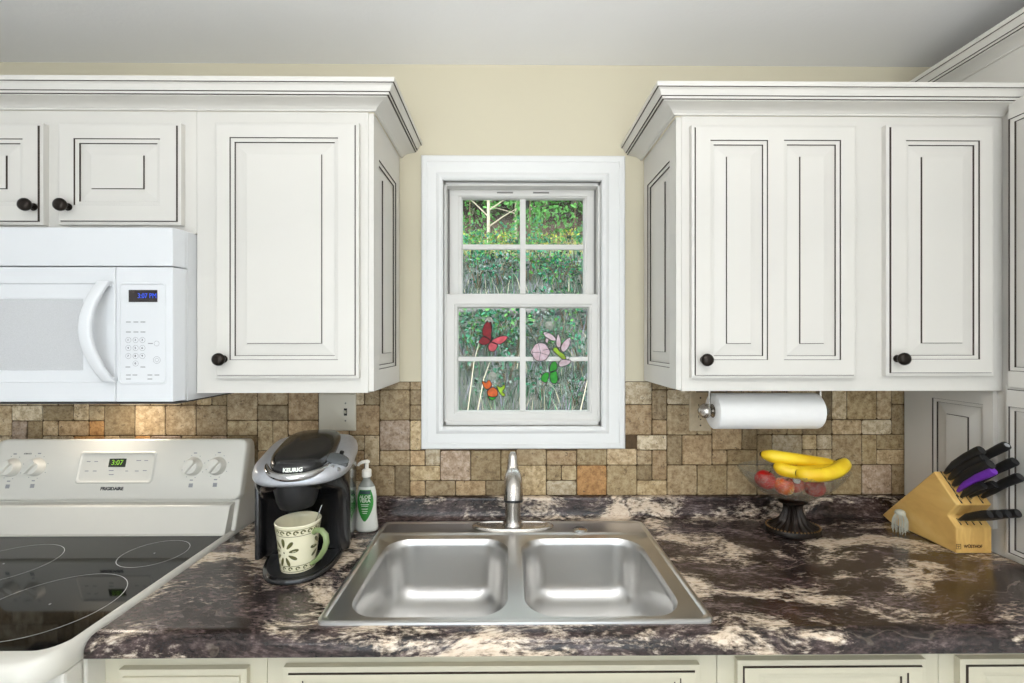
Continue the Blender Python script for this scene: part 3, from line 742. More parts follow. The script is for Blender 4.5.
# ------------------------------------------------------------------ upper cabinets
def carcass(mb, x0, x1, z0, z1, d):
    mb.box((x0, -d, z0), (x1, -0.010, z1))
DL = 0.318                # face of the left uppers
DR = 0.318                # face of the right uppers
ZB = Z(393, DL, 300); ZCL = Z(79.0, DL + 0.074, 389); ZCR = Z(83.0, DR + 0.074, 662); ZTOP = ZCL - 0.0505; ZTR = ZCR - 0.0505
MX1 = -0.8655; MX0 = -2.20
SEAM = MX1
# --- cabinet over the microwave
zmb = Z(233.5, DL, 100)
cab = thing('wall_cabinet', ((MX0 + MX1) / 2, -DL, zmb), 'white two-door wall cabinet above the microwave', 'cabinet')
mb = MB(); carcass(mb, MX0, MX1, zmb, ZTOP, DL); mb.build('cabinet_body', 'cab_paint', cab, bevel=0.0008)
W = wallframe(DL)
for (dr, pn, kx) in (((56, 122, 179.5, 224), (73.5, 138.5, 160, 205), (58.5, 204)), ((-68, 122, 41, 224), (-51, 138.5, 22.5, 205), (23.0, 204))):
    mb = MB(); door_mesh(mb, W, pxrect(*dr, DL + 0.022), [pxrect(*pn, DL + 0.022)])
    dd = mb.build('door', ['cab_paint', 'glaze'], cab, weld=False)
    k = at(kx[0], kx[1], DL + 0.05); knob(dd, k.x, k.z, DL + 0.0215)
# --- tall door cabinet next to it
cab = thing('wall_cabinet', ((MX1 + LCX1) / 2, -DL, ZB), 'white wall cabinet with one tall door between the microwave and the window', 'cabinet')
mb = MB(); carcass(mb, MX1 + 0.0006, LCX1, ZB, ZTOP, DL); mb.build('cabinet_body', 'cab_paint', cab, bevel=0.0008)
mb = MB(); door_mesh(mb, W, pxrect(213.5, 121.5, 358, 378.5, DL + 0.022), [pxrect(229.5, 137.5, 338, 360, DL + 0.022)])
dd = mb.build('door', ['cab_paint', 'glaze'], cab, weld=False)
k = at(217.5, 359.5, DL + 0.05); knob(dd, k.x, k.z, DL + 0.0215)
SIDE = lambda x, s: (lambda a, c, n: (x + s * n, -a, c))
mb = MB(); face_grid(mb, SIDE(LCX1, 1), (0.015, ZB + 0.004, DL - 0.003, ZTOP - 0.002), [(0.060, ZB + 0.062, DL - 0.055, 2.045)], 0.0145)
for q in ((0.015, DL - 0.003),):
    mb.quad((LCX1, -0.015, ZB + .004), (LCX1, -0.015, ZTOP - .002), (LCX1 + .0145, -0.015, ZTOP - .002), (LCX1 + .0145, -0.015, ZB + .004))
    mb.quad((LCX1, -DL + .003, ZB + .004), (LCX1, -DL + .003, ZTOP - .002), (LCX1 + .0145, -DL + .003, ZTOP - .002), (LCX1 + .0145, -DL + .003, ZB + .004))
    mb.quad((LCX1, -0.015, ZB + .004), (LCX1, -DL + .003, ZB + .004), (LCX1 + .0145, -DL + .003, ZB + .004), (LCX1 + .0145, -0.015, ZB + .004))
mb.build('side_panel', ['cab_paint', 'glaze'], cab, weld=False)
# --- right cabinet, two doors
ZBR = Z(391, DR, 800)
RX0, RX1 = X(676.5, DR) + 0.0145, PANX - 0.0015
cab = thing('wall_cabinet', ((RX0 + RX1) / 2, -DR, ZBR), 'cream white wall cabinet with a two-panel door and a narrow door above the paper towels', 'cabinet')
mb = MB(); carcass(mb, RX0, RX1, ZBR, ZTR, DR); mb.build('cabinet_body', 'cab_paint', cab, bevel=0.0008)
W = wallframe(DR)
mb = MB(); door_mesh(mb, W, pxrect(692.5, 124.5, 858, 378.5, DR + 0.022), [pxrect(710.5, 140, 768, 360, DR + 0.022), pxrect(784, 140, 841, 360, DR + 0.022)])
dd = mb.build('door', ['cab_paint', 'glaze'], cab, weld=False); k = at(708, 360, DR + 0.05); knob(dd, k.x, k.z, DR + 0.0215)
mb = MB(); door_mesh(mb, W, pxrect(888, 124, 996, 376, DR + 0.022), [pxrect(906, 140.5, 980, 359.5, DR + 0.022)])
dd = mb.build('door', ['cab_paint', 'glaze'], cab, weld=False); k = at(905.5, 359, DR + 0.05); knob(dd, k.x, k.z, DR + 0.0215)
mb = MB(); face_grid(mb, SIDE(RX0, -1), (0.012, ZBR + 0.004, DR - 0.003, ZTR - 0.002), [(0.050, ZBR + 0.062, DR - 0.055, 2.045)], 0.0145)
for yy in (-0.012, -DR + 0.003): mb.quad((RX0, yy, ZBR + .004), (RX0, yy, ZTR - .002), (RX0 - .0145, yy, ZTR - .002), (RX0 - .0145, yy, ZBR + .004))
mb.quad((RX0, -0.012, ZBR + .004), (RX0, -DR + .003, ZBR + .004), (RX0 - .0145, -DR + .003, ZBR + .004), (RX0 - .0145, -0.012, ZBR + .004))
mb.build('side_panel', ['cab_paint', 'glaze'], cab, weld=False)

# --- crown mouldings (profile: out, z, material of the strip that ends there)
CR = [(0.0, -0.050, 0), (0.006, -0.050, 0), (0.0075, -0.046, 0), (0.010, -0.0445, 0)]
for i in range(1, 8):
    a = PI / 2 * i / 7; CR.append((0.010 + 0.038 * (0.35 * i / 7 + 0.65 * (1 - math.cos(a))), -0.0445 + 0.0125 * (0.35 * i / 7 + 0.65 * math.sin(a)), 0))
CR += [(0.0485, -0.030, 0), (0.0535, -0.0295, 1), (0.0542, -0.0235, 0), (0.0582, -0.023, 1), (0.0642, -0.010, 0), (0.069, -0.0065, 0), (0.0728, -0.006, 1), (0.074, 0.0, 0), (0.074, 0.006, 0), (0.0, 0.006, 0)]
def moulding(name, paths, ztop, label):
    mb = MB(); prev = None
    for o, z, mi in CR:
        cur = [(p[0], p[1], ztop + z) for p in paths(o)]
        if prev:
            for k in range(len(cur) - 1): mb.quad(prev[k], prev[k + 1], cur[k + 1], cur[k], mi)
        prev = cur
    return tag(mb.build(name, ['cab_paint', 'glaze'], None, weld=False), label, 'crown molding')
xl = X(394.3, DL + 0.074) - 0.074; xr = X(657.5, DR + 0.074) + 0.074
moulding('crown_molding', lambda o: [(MX0, -(DL + o)), (xl + o, -(DL + o)), (xl + o, -0.001)], ZCL, 'white crown molding with dark glaze lines over the microwave-side cabinets')
moulding('crown_molding', lambda o: [(PANX - 0.001, -(DR + o)), (xr - o, -(DR + o)), (xr - o, -0.001)], ZCR, 'cream crown molding with dark glaze lines over the cabinet above the paper towels')

# ------------------------------------------------------------------ tall pantry cabinet on the right
PD = 0.95
pan = thing('pantry_cabinet', (PANX + 0.32, -PD / 2, 0), 'tall cream pantry cabinet at the right end of the counter beside the knife block', 'cabinet')
mb = MB(); mb.box((PANX, -PD, 0.0), (XR - 0.012, -0.010, 2.32)); mb.build('cabinet_body', 'cab_paint', pan, bevel=0.0015)
PS = lambda a, c, n: (PANX - n, -a, c)
d0 = -at_x(936, 400, PANX).y; d1 = -at_x(987.5, 400, PANX).y
zl0, zl1 = 0.955, at_x(935, 397.5, PANX).z
mb = MB(); face_grid(mb, PS, (0.014, CT + 0.07, 0.304, ZBR - 0.002), [(d0, CT + 0.085, d1, zl1)], 0.013)
mb.quad(PS(0.014, CT + .07, 0), PS(0.014, ZBR - .002, 0), PS(0.014, ZBR - .002, .013), PS(0.014, CT + .07, .013), 1)
mb.quad(PS(0.304, CT + .07, 0), PS(0.304, ZBR - .002, 0), PS(0.304, ZBR - .002, .013), PS(0.304, CT + .07, .013), 0)
mb.build('side_panel', ['cab_paint', 'glaze'], pan, weld=False)
dd0 = -at_x(1003.5, 400, PANX - 0.02).y
pin = -at_x(1009, 400, PANX - 0.02).y
zlt = at_x(1010, 406.5, PANX - 0.02).z; zub = at_x(1010, 371, PANX - 0.02).z; zut = at_x(1010, 119, PANX - 0.02).z
zlb = at_x(1010, 553, PANX - 0.02).z
mb = MB(); door_mesh(mb, PS, (dd0, CT + 0.012, 0.80, zlt + 0.055), [(pin, zlb, 0.74, zlt)]); mb.build('lower_door', ['cab_paint', 'glaze'], pan, weld=False)
mb = MB(); door_mesh(mb, PS, (dd0 + 0.066, zub - 0.053, 0.80, zut + 0.055), [(pin, zub, 0.74, zut)]); mb.build('upper_door', ['cab_paint', 'glaze'], pan, weld=False)
zcp = at_x(1020, 12, PANX - 0.074).z
mbp = MB(); prev = None
for o_, z_, mi in CR:
    cur = [(PANX - o_, -0.001, zcp + z_), (PANX - o_, -(PD + o_), zcp + z_), (XR - 0.012, -(PD + o_), zcp + z_)]
    if prev:
        for k in range(2): mbp.quad(prev[k], prev[k + 1], cur[k + 1], cur[k], mi)
    prev = cur
mbp.build('crown', ['cab_paint', 'glaze'], pan, weld=False)

# ------------------------------------------------------------------ base cabinets
DB = 0.605
def base_cab(x0, x1, label, fronts, name='base_cabinet', plain=False):
    c = thing(name, ((x0 + x1) / 2, -DB / 2, 0), label, 'cabinet')
    mb = MB(); mb.box((x0, -DB, 0.10), (x1, -DB + 0.012, CT - 0.0385)); mb.box((x0, -DB + 0.0121, 0.10), (x0 + 0.016, -0.02, CT - 0.0385)); mb.box((x1 - 0.016, -DB + 0.0121, 0.10), (x1, -0.02, CT - 0.0385)); mb.box((x0 + 0.0161, -0.032, 0.10), (x1 - 0.0161, -0.02, CT - 0.0385)); mb.box((x0 + 0.0161, -DB + 0.0121, 0.10), (x1 - 0.0161, -0.0321, 0.118)); mb.box((x0, -DB + 0.07, 0), (x1, -0.03, 0.0999)); mb.build('cabinet_body', 'cab_paint_shaded', c, bevel=0.0015)
    Wb = wallframe(DB)
    for kind, r, p in fronts:
        mb = MB(); door_mesh(mb, Wb, r, [p] if p else [], th=0.02, ledge=0.012)
        f = mb.build(kind, ['cab_paint_shaded', 'cab_paint_shaded' if plain else 'glaze'], c, weld=False)
    return c
dbf = DB + 0.02
bx = lambda px: X(px, dbf)
zt_ = lambda py: Z(py, dbf, 512)
def front(kind, a, b_, top, bot, pan=True, inset=(20, 11.5)):
    r = (bx(a), bot, bx(b_), zt_(top))
    i = bx(a + inset[0]) - bx(a); j = zt_(top) - zt_(top + inset[1])
    p = (r[0] + i, r[1] + j, r[2] - i, r[3] - j) if pan else None
    return (kind, r, p)
def fronts_for(a, b_, top, pan=True):
    zt2 = zt_(top) - 0.15
    f1 = front('drawer_front', a, b_, top, zt2, pan)
    r = (f1[1][0], 0.12, f1[1][2], zt2 - 0.03)
    return [f1, ('door', r, (r[0] + 0.05, r[1] + 0.05, r[2] - 0.05, r[3] - 0.05))]
base_cab(-0.868, bx(262), 'cream base cabinet under the coffee maker end of the counter', fronts_for(116, 245, 669.5, False), plain=True)
base_cab(bx(262) + 0.001, bx(721), 'cream sink base cabinet with a wide false front below the sink', fronts_for(282, 701, 668))
base_cab(bx(721) + 0.001, bx(947), 'cream base cabinet under the fruit bowl end of the counter', fronts_for(739, 929, 664))
base_cab(bx(947) + 0.001, PANX - 0.002, 'cream base cabinet below the knife block, next to the pantry', fronts_for(963, 1068, 664))

# ------------------------------------------------------------------ microwave
MD = 0.395
mw_x1 = MX1 - 0.0015; mw_x0 = mw_x1 - 0.757
mz0, mz1 = Z(403, MD, 140), zmb - 0.002
mw = thing('microwave', ((mw_x0 + mw_x1) / 2, -MD, mz0), 'white over-the-range microwave with curved door handle and keypad', 'microwave')
mb = MB(); mb.box((mw_x0, -0.352, mz0), (mw_x1, -0.010, mz1)); mb.build('microwave_body', 'appliance_white', mw, bevel=0.002)
zdt = Z(266.5, MD, 140); xsp = X(115.5, MD); xch = X(172.5, MD)
mb = MB()      # top vent strip with a chamfered end
for (za, zb_) in ((zdt + 0.0015, mz1),):
    mb.prism([(mw_x0, -0.352), (mw_x0, -0.385), (mw_x0 + 0.01, -MD), (xch, -MD), (mw_x1, -0.362), (mw_x1, -0.352)], lambda x, y: (x, y, za), lambda x, y: (x, y, zb_))
mb.build('vent_strip', 'appliance_white', mw, bevel=0.002)
mb = MB()
mb.prism([(xsp + 0.001, -0.352), (xsp + 0.001, -MD), (xch, -MD), (mw_x1, -0.362), (mw_x1, -0.352)], lambda x, y: (x, y, mz0 + 0.003), lambda x, y: (x, y, zdt - 0.0015))
cp = mb.build('control_panel', 'appliance_white', mw, bevel=0.002)
Wm = wallframe(MD)
mb = MB()      # raised rim round the keypad
r = pxrect(119.5, 283, 166, 384, MD)
rr_ = lambda i, n: [Wm(p[0], p[1], n) for p in rrect(r[0] + i, r[2] - i, r[1] + i, r[3] - i, 0.008, 0, 5)]
mb.loft([rr_(-0.001, 0.0002), rr_(0.0008, 0.0022), rr_(0.0026, 0.0022), rr_(0.004, 0.0004)], 0, False, False)
mb.build('keypad_rim', 'appliance_white', cp, smooth=40)
rd = pxrect(129, 290, 157.5, 302, MD)
mb = MB(); mb.box((rd[0], -MD - 0.0012, rd[1]), (rd[2], -MD - 0.0002, rd[3])); plabel(mb.build('display', 'lcd_dark', cp), 'dark clock display')
fm = lambda cx, cz: frame((cx, -MD - 0.0013, cz), (1, 0, 0), (0, 0, 1), (0, -1, 0))
text('3:07 PM', 'clock_digits', 0.0185, fm((rd[0] + rd[2]) / 2 + 0.011, (rd[1] + rd[3]) / 2), 'digit_blue', cp, sx=0.82)
def ring_print(px, py, rad, w=0.0008):
    mb = MB(); p = at(px, py, MD)
    M = lambda x, y, z: (p.x + x, -MD - 0.0003 - z, p.z + y)
    n = 14
    a = [(math.cos(2 * PI * k / n), math.sin(2 * PI * k / n)) for k in range(n)]
    mb.loft([[M(c * rad, s_ * rad, 0.0003) for c, s_ in a], [M(c * (rad - w), s_ * (rad - w), 0.0003) for c, s_ in a]], 0, False, False); mb.build('key_ring', 'print_grey', cp, weld=False)
for row, py in enumerate((340, 348, 356)):
    for px in (128.5, 135.8, 142.6): ring_print(px, py, 0.0075)
ring_print(135.8, 363.5, 0.0075)
for px, py, rad in ((157, 360, 0.0095), (157, 360, 0.0052), (156.8, 343.5, 0.007)): ring_print(px, py, rad)
for row, (py, t3) in enumerate(((340, '1 2 3'), (348, '4 5 6'), (356, '7 8 9'))):
    for px, t in zip((128.5, 135.8, 142.6), t3.split()):
        p = at(px, py, MD); text(t, 'key_digit', 0.0075, fm(p.x, p.z), 'print_dark', cp)
p = at(135.8, 363.5, MD); text('0', 'key_digit', 0.0075, fm(p.x, p.z), 'print_dark', cp)
mb = MB()
for px, py in ((128.5, 322), (136, 322), (143, 322), (128.5, 332), (136, 332), (143, 332), (128, 367), (143, 367), (128.5, 375), (135, 375), (150, 375), (157, 375), (128.5, 379), (150, 379), (150.5, 343.5)):
    p = at(px, py, MD); mb = MB(); mb.box((p.x - 0.006, -MD - 0.0006, p.z - 0.0012), (p.x + 0.006, -MD - 0.0001, p.z + 0.0012)); mb.build('key_marking', 'print_grey', cp, weld=False)
# door
mb = MB()
wx1 = X(82, MD); wx0 = mw_x0 + (mw_x1 - wx1) * 0.28
dr_ = (mw_x0, mz0 + 0.003, xsp - 0.001, zdt - 0.0015)
wz0, wz1 = Z(371, MD, 40), Z(298.5, MD, 40)
R = lambda r, y: [(r[0], y, r[1]), (r[2], y, r[1]), (r[2], y, r[3]), (r[0], y, r[3])]
ins_ = lambda r, a: (r[0] + a, r[1] + a, r[2] - a, r[3] - a)
bandr = (wx0 - 0.035, Z(383, MD, 40), X(107, MD), Z(283, MD, 40))
mb.loft([R(dr_, -0.353), R(dr_, -MD + 0.002), R(ins_(dr_, 0.002), -MD), R(bandr, -MD), R(ins_(bandr, 0.003), -MD + 0.0035), R((wx0, wz0, wx1, wz1), -MD + 0.0035), R(ins_((wx0, wz0, wx1, wz1), 0.002), -MD + 0.006)], 0, True, False)
md_ = mb.build('door', 'appliance_white', mw)
mb = MB(); q = ins_((wx0, wz0, wx1, wz1), 0.0015); mb.box((q[0], -MD + 0.0055, q[1]), (q[2], -MD + 0.009, q[3])); plabel(mb.build('door_window', 'micro_window', md_), 'pale grey dotted door window')
mb = MB()      # bowed handle, flat in section
hp = []
for i in range(15):
    t = i / 14; py = 281 + (382 - 281) * t
    hp.append((X(97.5 - 9.5 * math.sin(PI * t) + 5 * t, MD + 0.03), -(MD + 0.010 + 0.034 * math.sin(PI * t) ** 0.8), Z(py, MD + 0.02, 95)))
rings = []
for (x, y, z) in hp: rings.append([(x + c[0] * 0.0155, y + c[1] * 0.008, z) for c in [(math.copysign(abs(math.cos(2 * PI * k / 16)) ** 0.6, math.cos(2 * PI * k / 16)), math.copysign(abs(math.sin(2 * PI * k / 16)) ** 0.6, math.sin(2 * PI * k / 16))) for k in range(16)]])
mb.loft(rings)
for k in (0, 14):
    x, y, z = hp[k]; dzz = -0.012 if k == 0 else 0.012
    mb.box((x - 0.013, -MD - 0.014, min(z, z + dzz)), (x + 0.013, -MD + 0.001, max(z, z + dzz)))
mb.build('handle', 'appliance_white', md_, smooth=45)
mb = MB(); mb.box((mw_x0 + 0.01, -0.385, mz0 - 0.004), (mw_x1 - 0.005, -0.02, mz0 - 0.0002)); u = mb.build('underside_grille', 'hood_dark', mw)
hl = at(115, 405, 0.11)
mb = MB(); mb.box((hl.x - 0.06, -0.17, mz0 - 0.007), (hl.x + 0.06, -0.07, mz0 - 0.0035)); plabel(mb.build('hood_lamp', 'lamp_diffuser', mw, bevel=0.001), 'lit lamp lens under the microwave')

# ------------------------------------------------------------------ electric range
RGX1 = CX0 - 0.006; RGX0 = RGX1 - 0.805; RGC = (RGX0 + RGX1) / 2
rg = thing('electric_range', (RGC, -0.38, 0), 'white electric range with black glass cooktop, beside the counter end', 'range')
zc = 0.916
mb = MB(); mb.box((RGX0 + 0.004, -0.65, 0.05), (RGX1 - 0.004, -0.03, zc - 0.030)); mb.build('range_body', 'range_white', rg, bevel=0.004)
mb = MB(); mb.box((RGX0 + 0.006, -0.695, 0.22), (RGX1 - 0.006, -0.652, zc - 0.050)); od = mb.build('oven_door', 'range_white', rg, bevel=0.006)
mb = MB(); mb.box((RGX0 + 0.13, -0.697, 0.36), (RGX1 - 0.13, -0.6945, 0.70)); plabel(mb.build('oven_window', 'oven_dark', od), 'dark oven window')
mb = MB(); mb.tube([(RGX0 + 0.06, -0.696, 0.81), (RGX0 + 0.06, -0.73, 0.815), (RGX0 + 0.09, -0.74, 0.815), (RGX1 - 0.09, -0.74, 0.815), (RGX1 - 0.06, -0.73, 0.815), (RGX1 - 0.06, -0.696, 0.81)], 0.011, 12); mb.build('door_handle', 'range_white', od, smooth=50)
mb = MB(); mb.box((RGX0 + 0.006, -0.69, 0.06), (RGX1 - 0.006, -0.652, 0.21)); mb.build('storage_drawer', 'range_white', rg, bevel=0.006)
# white cooktop frame with a rolled, round-cornered front
gx0, gx1, gd0, gd1 = RGX0 + 0.016, RGX1 - 0.013, 0.183, 0.705
mb = MB()
def rimring(i, z, rf):
    x0, x1, y0, y1 = RGX0 + i, RGX1 - i, -0.752 + i, -0.05
    pts = []
    for (cx, cy, a, r) in ((x1 - 0.004, y1 - 0.004, 0, 0.004), (x0 + 0.004, y1 - 0.004, PI / 2, 0.004), (x0 + rf, y0 + rf, PI, rf), (x1 - rf, y0 + rf, 1.5 * PI, rf)):
        for k in range(9):
            t = a + PI / 2 * k / 8; pts.append((cx + r * math.cos(t), cy + r * math.sin(t), z))
    return pts
def glassring(i, z):
    x0, x1, y0, y1 = gx0 + i, gx1 - i, -gd1 + i, -gd0
    pts = []
    for (cx, cy, a, r) in ((x1 - 0.003, y1 - 0.003, 0, 0.003), (x0 + 0.003, y1 - 0.003, PI / 2, 0.003), (x0 + 0.045, y0 + 0.045, PI, 0.045), (x1 - 0.045, y0 + 0.045, 1.5 * PI, 0.045)):
        for k in range(9):
            t = a + PI / 2 * k / 8; pts.append((cx + r * math.cos(t), cy + r * math.sin(t), z))
    return pts
mb.loft([rimring(0.006, zc - 0.048, 0.06), rimring(0.001, zc - 0.040, 0.06), rimring(0.0, zc - 0.022, 0.06), rimring(0.002, zc - 0.008, 0.06), rimring(0.007, zc + 0.001, 0.058), rimring(0.012, zc + 0.0035, 0.056), glassring(-0.002, zc + 0.0035), glassring(0.0, zc + 0.0005)], 0, True, False)
mb.build('cooktop_rim', 'range_white', rg, smooth=40)
mb = MB(); mb.loft([glassring(0.0, zc - 0.004), glassring(0.0, zc + 0.001)]); gl = plabel(mb.build('glass_cooktop', 'glass_black', rg), 'black glass cooktop')
def burner(cx, cd, r, w=0.0018):
    mb = MB(); n = 72
    a = [(math.cos(2 * PI * k / n), math.sin(2 * PI * k / n)) for k in range(n)]
    mb.loft([[(cx + c * r, -cd + s_ * r, zc + 0.0013) for c, s_ in a], [(cx + c * (r - w), -cd + s_ * (r - w), zc + 0.0013) for c, s_ in a]], 0, False, False)
    mb.box((cx - 0.002, -cd - 0.002, zc + 0.0011), (cx + 0.002, -cd + 0.002, zc + 0.0013))
    mb.build('burner_ring', 'ring_print', gl, weld=False)
for (px, py, rx) in ((154.5, 553.5, 0.083), (50, 604.5, 0.136)):
    p = at_z(px, py, zc); burner(p.x, -p.y, rx)
p = at_z(65, 548.5, zc); burner(p.x - 0.075, 0.355, 0.118)
burner(RGX0 + 0.165, 0.57, 0.085)
# backguard
mb = MB()
mb.prism([(0.032, zc - 0.02), (0.032, 1.160), (0.036, 1.176), (0.046, 1.188), (0.080, 1.190), (0.092, 1.180), (0.100, 1.150), (0.118, 1.03), (0.150, zc + 0.0)], lambda d, z: (RGX0, -d, z), lambda d, z: (RGX1, -d, z))
bg = mb.build('backguard', 'range_white', rg, bevel=0.007, seg=3)
P0 = Vector((0, -0.100, 1.198)); vdn = Vector((0, -0.044, -0.186)).normalized(); vup = -vdn; nrm = Vector((0, -0.186, 0.044)).normalized()
bx0, bx1 = RGX0 + 0.022, X(243.5, 0.12)
PW = frame((0, P0.y, P0.z), (1, 0, 0), vup, nrm)
LH = 0.190
def prr(i, n, r): return [PW(p[0], p[1], n) for p in rrect(bx0 + i, bx1 - i, -LH + i, 0.0 - i, r, 0, 6)]
mb = MB(); mb.loft([prr(0.0, -0.030, 0.022), prr(0.0, -0.006, 0.022), prr(0.002, -0.0015, 0.021), prr(0.006, 0.0, 0.018)])
mb.build('control_fascia', 'range_white', rg, smooth=50)
fas = rg
mb = MB()
mb.prism([(0.12, zc + 0.002), (0.12, 1.003), (0.150, 1.000), (0.154, 0.996), (0.182, zc + 0.006), (0.180, zc + 0.002)], lambda d, z: (RGX0 + 0.012, -d, z), lambda d, z: (RGX1 - 0.012, -d, z))
mb.build('lower_panel', 'range_white', rg, bevel=0.003)
def on_panel(px, py):
    r_ = ray(px, py); o_ = Vector(CAM)
    t = (P0 - o_).dot(nrm) / r_.dot(nrm); q = o_ + r_ * t
    return q
def pl_uv(px, py):
    q = on_panel(px, py); return q.x, (q - P0).dot(vup)
def knobs(px, py, ang):
    u, v = pl_uv(px, py)
    mb = MB(); M = lambda a, c, n: PW(u + a, v + c, n)
    mb.lathe([(0.0285, 0.0), (0.0285, 0.003), (0.026, 0.006), (0.0245, 0.016), (0.022, 0.020), (0.012, 0.0215)], M, 32)
    ca, sa = math.cos(ang), math.sin(ang)
    def M2(a, c, n): return M(a * ca - c * sa, a * sa + c * ca, n)
    mb.loft([[M2(*p) for p in rrect(-0.009, 0.009, -0.0235, 0.0235, 0.006, 0.014, 4)], [M2(*p) for p in rrect(-0.0075, 0.0075, -0.023, 0.023, 0.006, 0.024, 4)], [M2(*p) for p in rrect(-0.005, 0.005, -0.023, 0.023, 0.004, 0.028, 4)]])
    mb.build('control_knob', 'range_white', rg, smooth=40)
    marks = [(0.036 * math.cos(2 * PI * k / 8 + 0.3), 0.036 * math.sin(2 * PI * k / 8 + 0.3), 0.0012, 0.0012) for k in range(8)] + [(0, 0.042, 0.005, 0.0018), (0, -0.042, 0.005, 0.0018), (0.0005, -0.058, 0.0065, 0.006)]
    for (dx, dy, w, h) in marks:
        mb = MB(); mb.box((dx - w, dy - h, 0.0001), (dx + w, dy + h, 0.0005), M=M); mb.build('dial_marking', 'print_grey', rg, weld=False)
for (px, py) in ((12, 467.5), (36.5, 467), (193.5, 466.5), (217.5, 466)): knobs(px, py, math.radians(-38))
mb = MB()
u0, v0 = pl_uv(76, 482.5); u1, v1 = pl_uv(156, 452.5)
def cprr(i, n): return [PW(p[0], p[1], n) for p in rrect(u0 + i, u1 - i, v0 + i, v1 - i, 0.010, 0, 6)]
mb.loft([cprr(-0.004, 0.0001), cprr(-0.001, 0.0035), cprr(0.002, 0.0035), cprr(0.0045, 0.0008), cprr(0.006, 0.0006)])
cpn = mb.build('clock_panel', 'range_white', rg, smooth=40)
a0, c0 = pl_uv(108.5, 467); a1, c1 = pl_uv(127, 458.5)
mb = MB(); mb.box((a0, c0, 0.0007), (a1, c1, 0.0016), M=PW); plabel(mb.build('display', 'lcd_green', cpn), 'dark green clock display')
text('3:07', 'clock_digits', 0.022, frame(PW((a0 + a1) / 2, (c0 + c1) / 2, 0.0017), (1, 0, 0), vup, nrm), 'digit_green', cpn)
mb = MB()
for (px, py, w) in ((89, 461.5, 4), (96.5, 461.5, 4), (87, 471, 4), (95, 471, 4), (111.5, 470.5, 5), (111.5, 474.5, 5), (139, 460.5, 5), (146.5, 460.5, 4), (127, 471, 3), (137, 471, 4), (145, 470.5, 4)):
    u, v = pl_uv(px, py); mb = MB(); mb.box((u - w * 0.0015, v - 0.0014, 0.0007), (u + w * 0.0015, v + 0.0014, 0.0012), M=PW); mb.build('key_marking', 'print_grey', cpn, weld=False)
u, v = pl_uv(112, 488.8); text('FRIGIDAIRE', 'brand_lettering', 0.0135, frame(PW(u, v, 0.0003), (1, 0, 0), vup, nrm), 'print_dark', rg, bold=0.0006, sx=1.05)
u, v = pl_uv(28, 453.8); text('SURFACE', 'dial_lettering', 0.006, frame(PW(u, v, 0.0002), (1, 0, 0), vup, nrm), 'print_dark', rg)

# ------------------------------------------------------------------ coffee maker
kc = thing('coffee_maker', (-0.572, -0.285, CT + 0.0005), 'black and silver single serve coffee maker on the counter next to the range', 'coffee maker', rz=math.radians(11))
def outl(w, yb, yf, eb=0.42, ef=0.8, n=48):
    pts = []
    for k in range(n):
        a = 2 * PI * k / n; c, s_ = math.cos(a), math.sin(a)
        ee = eb if s_ >= 0 else ef
        pts.append((w * math.copysign(abs(c) ** ee, c), (yb if s_ >= 0 else -yf) * math.copysign(abs(s_) ** ee, s_)))
    return pts
def lay(w, yb, yf, zf, zb=None, eb=0.42, ef=0.8, s=1.0):
    zb = zf if zb is None else zb
    return [(x * s, y * s, zf + (zb - zf) * (y - yf) / (yb - yf)) for x, y in outl(w, yb, yf, eb, ef)]
mb = MB(); mb.loft([lay(0.094, 0.155, -0.175, 0.0), lay(0.098, 0.16, -0.180, 0.003), lay(0.098, 0.16, -0.180, 0.011), lay(0.095, 0.156, -0.177, 0.0145)])
mb.build('base', 'black_plastic', kc, local=True, smooth=50)
mb = MB(); mb.loft([lay(0.089, -0.03, -0.169, 0.0140, eb=0.3), lay(0.089, -0.03, -0.169, 0.0165, eb=0.3), lay(0.084, -0.034, -0.163, 0.0175, eb=0.3)])
for k in range(-5, 6):
    mb.box((k * 0.014 - 0.0015, -0.145 + abs(k) * 0.008, 0.0172), (k * 0.014 + 0.0015, -0.055, 0.0185))
tray_top = 0.0188
mb.build('drip_tray', 'black_matte', kc, local=True, smooth=50)
mb = MB(); mb.loft([lay(0.115, 0.163, -0.028, 0.012, eb=0.3, ef=0.34), lay(0.118, 0.165, -0.030, 0.05, eb=0.3, ef=0.34), lay(0.119, 0.165, -0.036, 0.16, eb=0.3, ef=0.36), lay(0.120, 0.165, -0.080, 0.200, eb=0.3, ef=0.45), lay(0.121, 0.165, -0.135, 0.228, eb=0.35, ef=0.6), lay(0.122, 0.166, -0.148, 0.252, 0.262, eb=0.4, ef=0.7)])
mb.build('housing', 'black_plastic', kc, local=True, smooth=50)
mb = MB(); M = lambda x, y, z: (x - 0.006, y - 0.092, z)
mb.lathe([(0.030, 0.166), (0.042, 0.169), (0.049, 0.184), (0.056, 0.215), (0.060, 0.245)], M, 32)
mb.build('brew_head', 'black_matte', kc, local=True, smooth=50)
mb = MB()
for k, (sx_, x0_) in enumerate(((0.010, -0.118),)):
    mb.loft([[(x0_ + px_ * 1.0, py_, z) for px_, py_, _ in rrect(-sx_, sx_, -0.045, 0.12, 0.012, 0, 5)] for z in (0.012, 0.12, 0.245)])
plabel(mb.build('water_tank', 'smoky', kc, local=True, smooth=50), 'smoky water tank on the side')
sh = lambda s, zf, zb, w=0.124: lay(w, 0.168, -0.158, zf, zb, eb=0.42, ef=0.72, s=s)
mb = MB(); mb.loft([sh(0.985, 0.238, 0.262), sh(1.012, 0.243, 0.270), sh(1.015, 0.252, 0.282), sh(0.99, 0.263, 0.296), sh(0.93, 0.271, 0.307), sh(0.80, 0.277, 0.313), sh(0.5, 0.282, 0.315)])
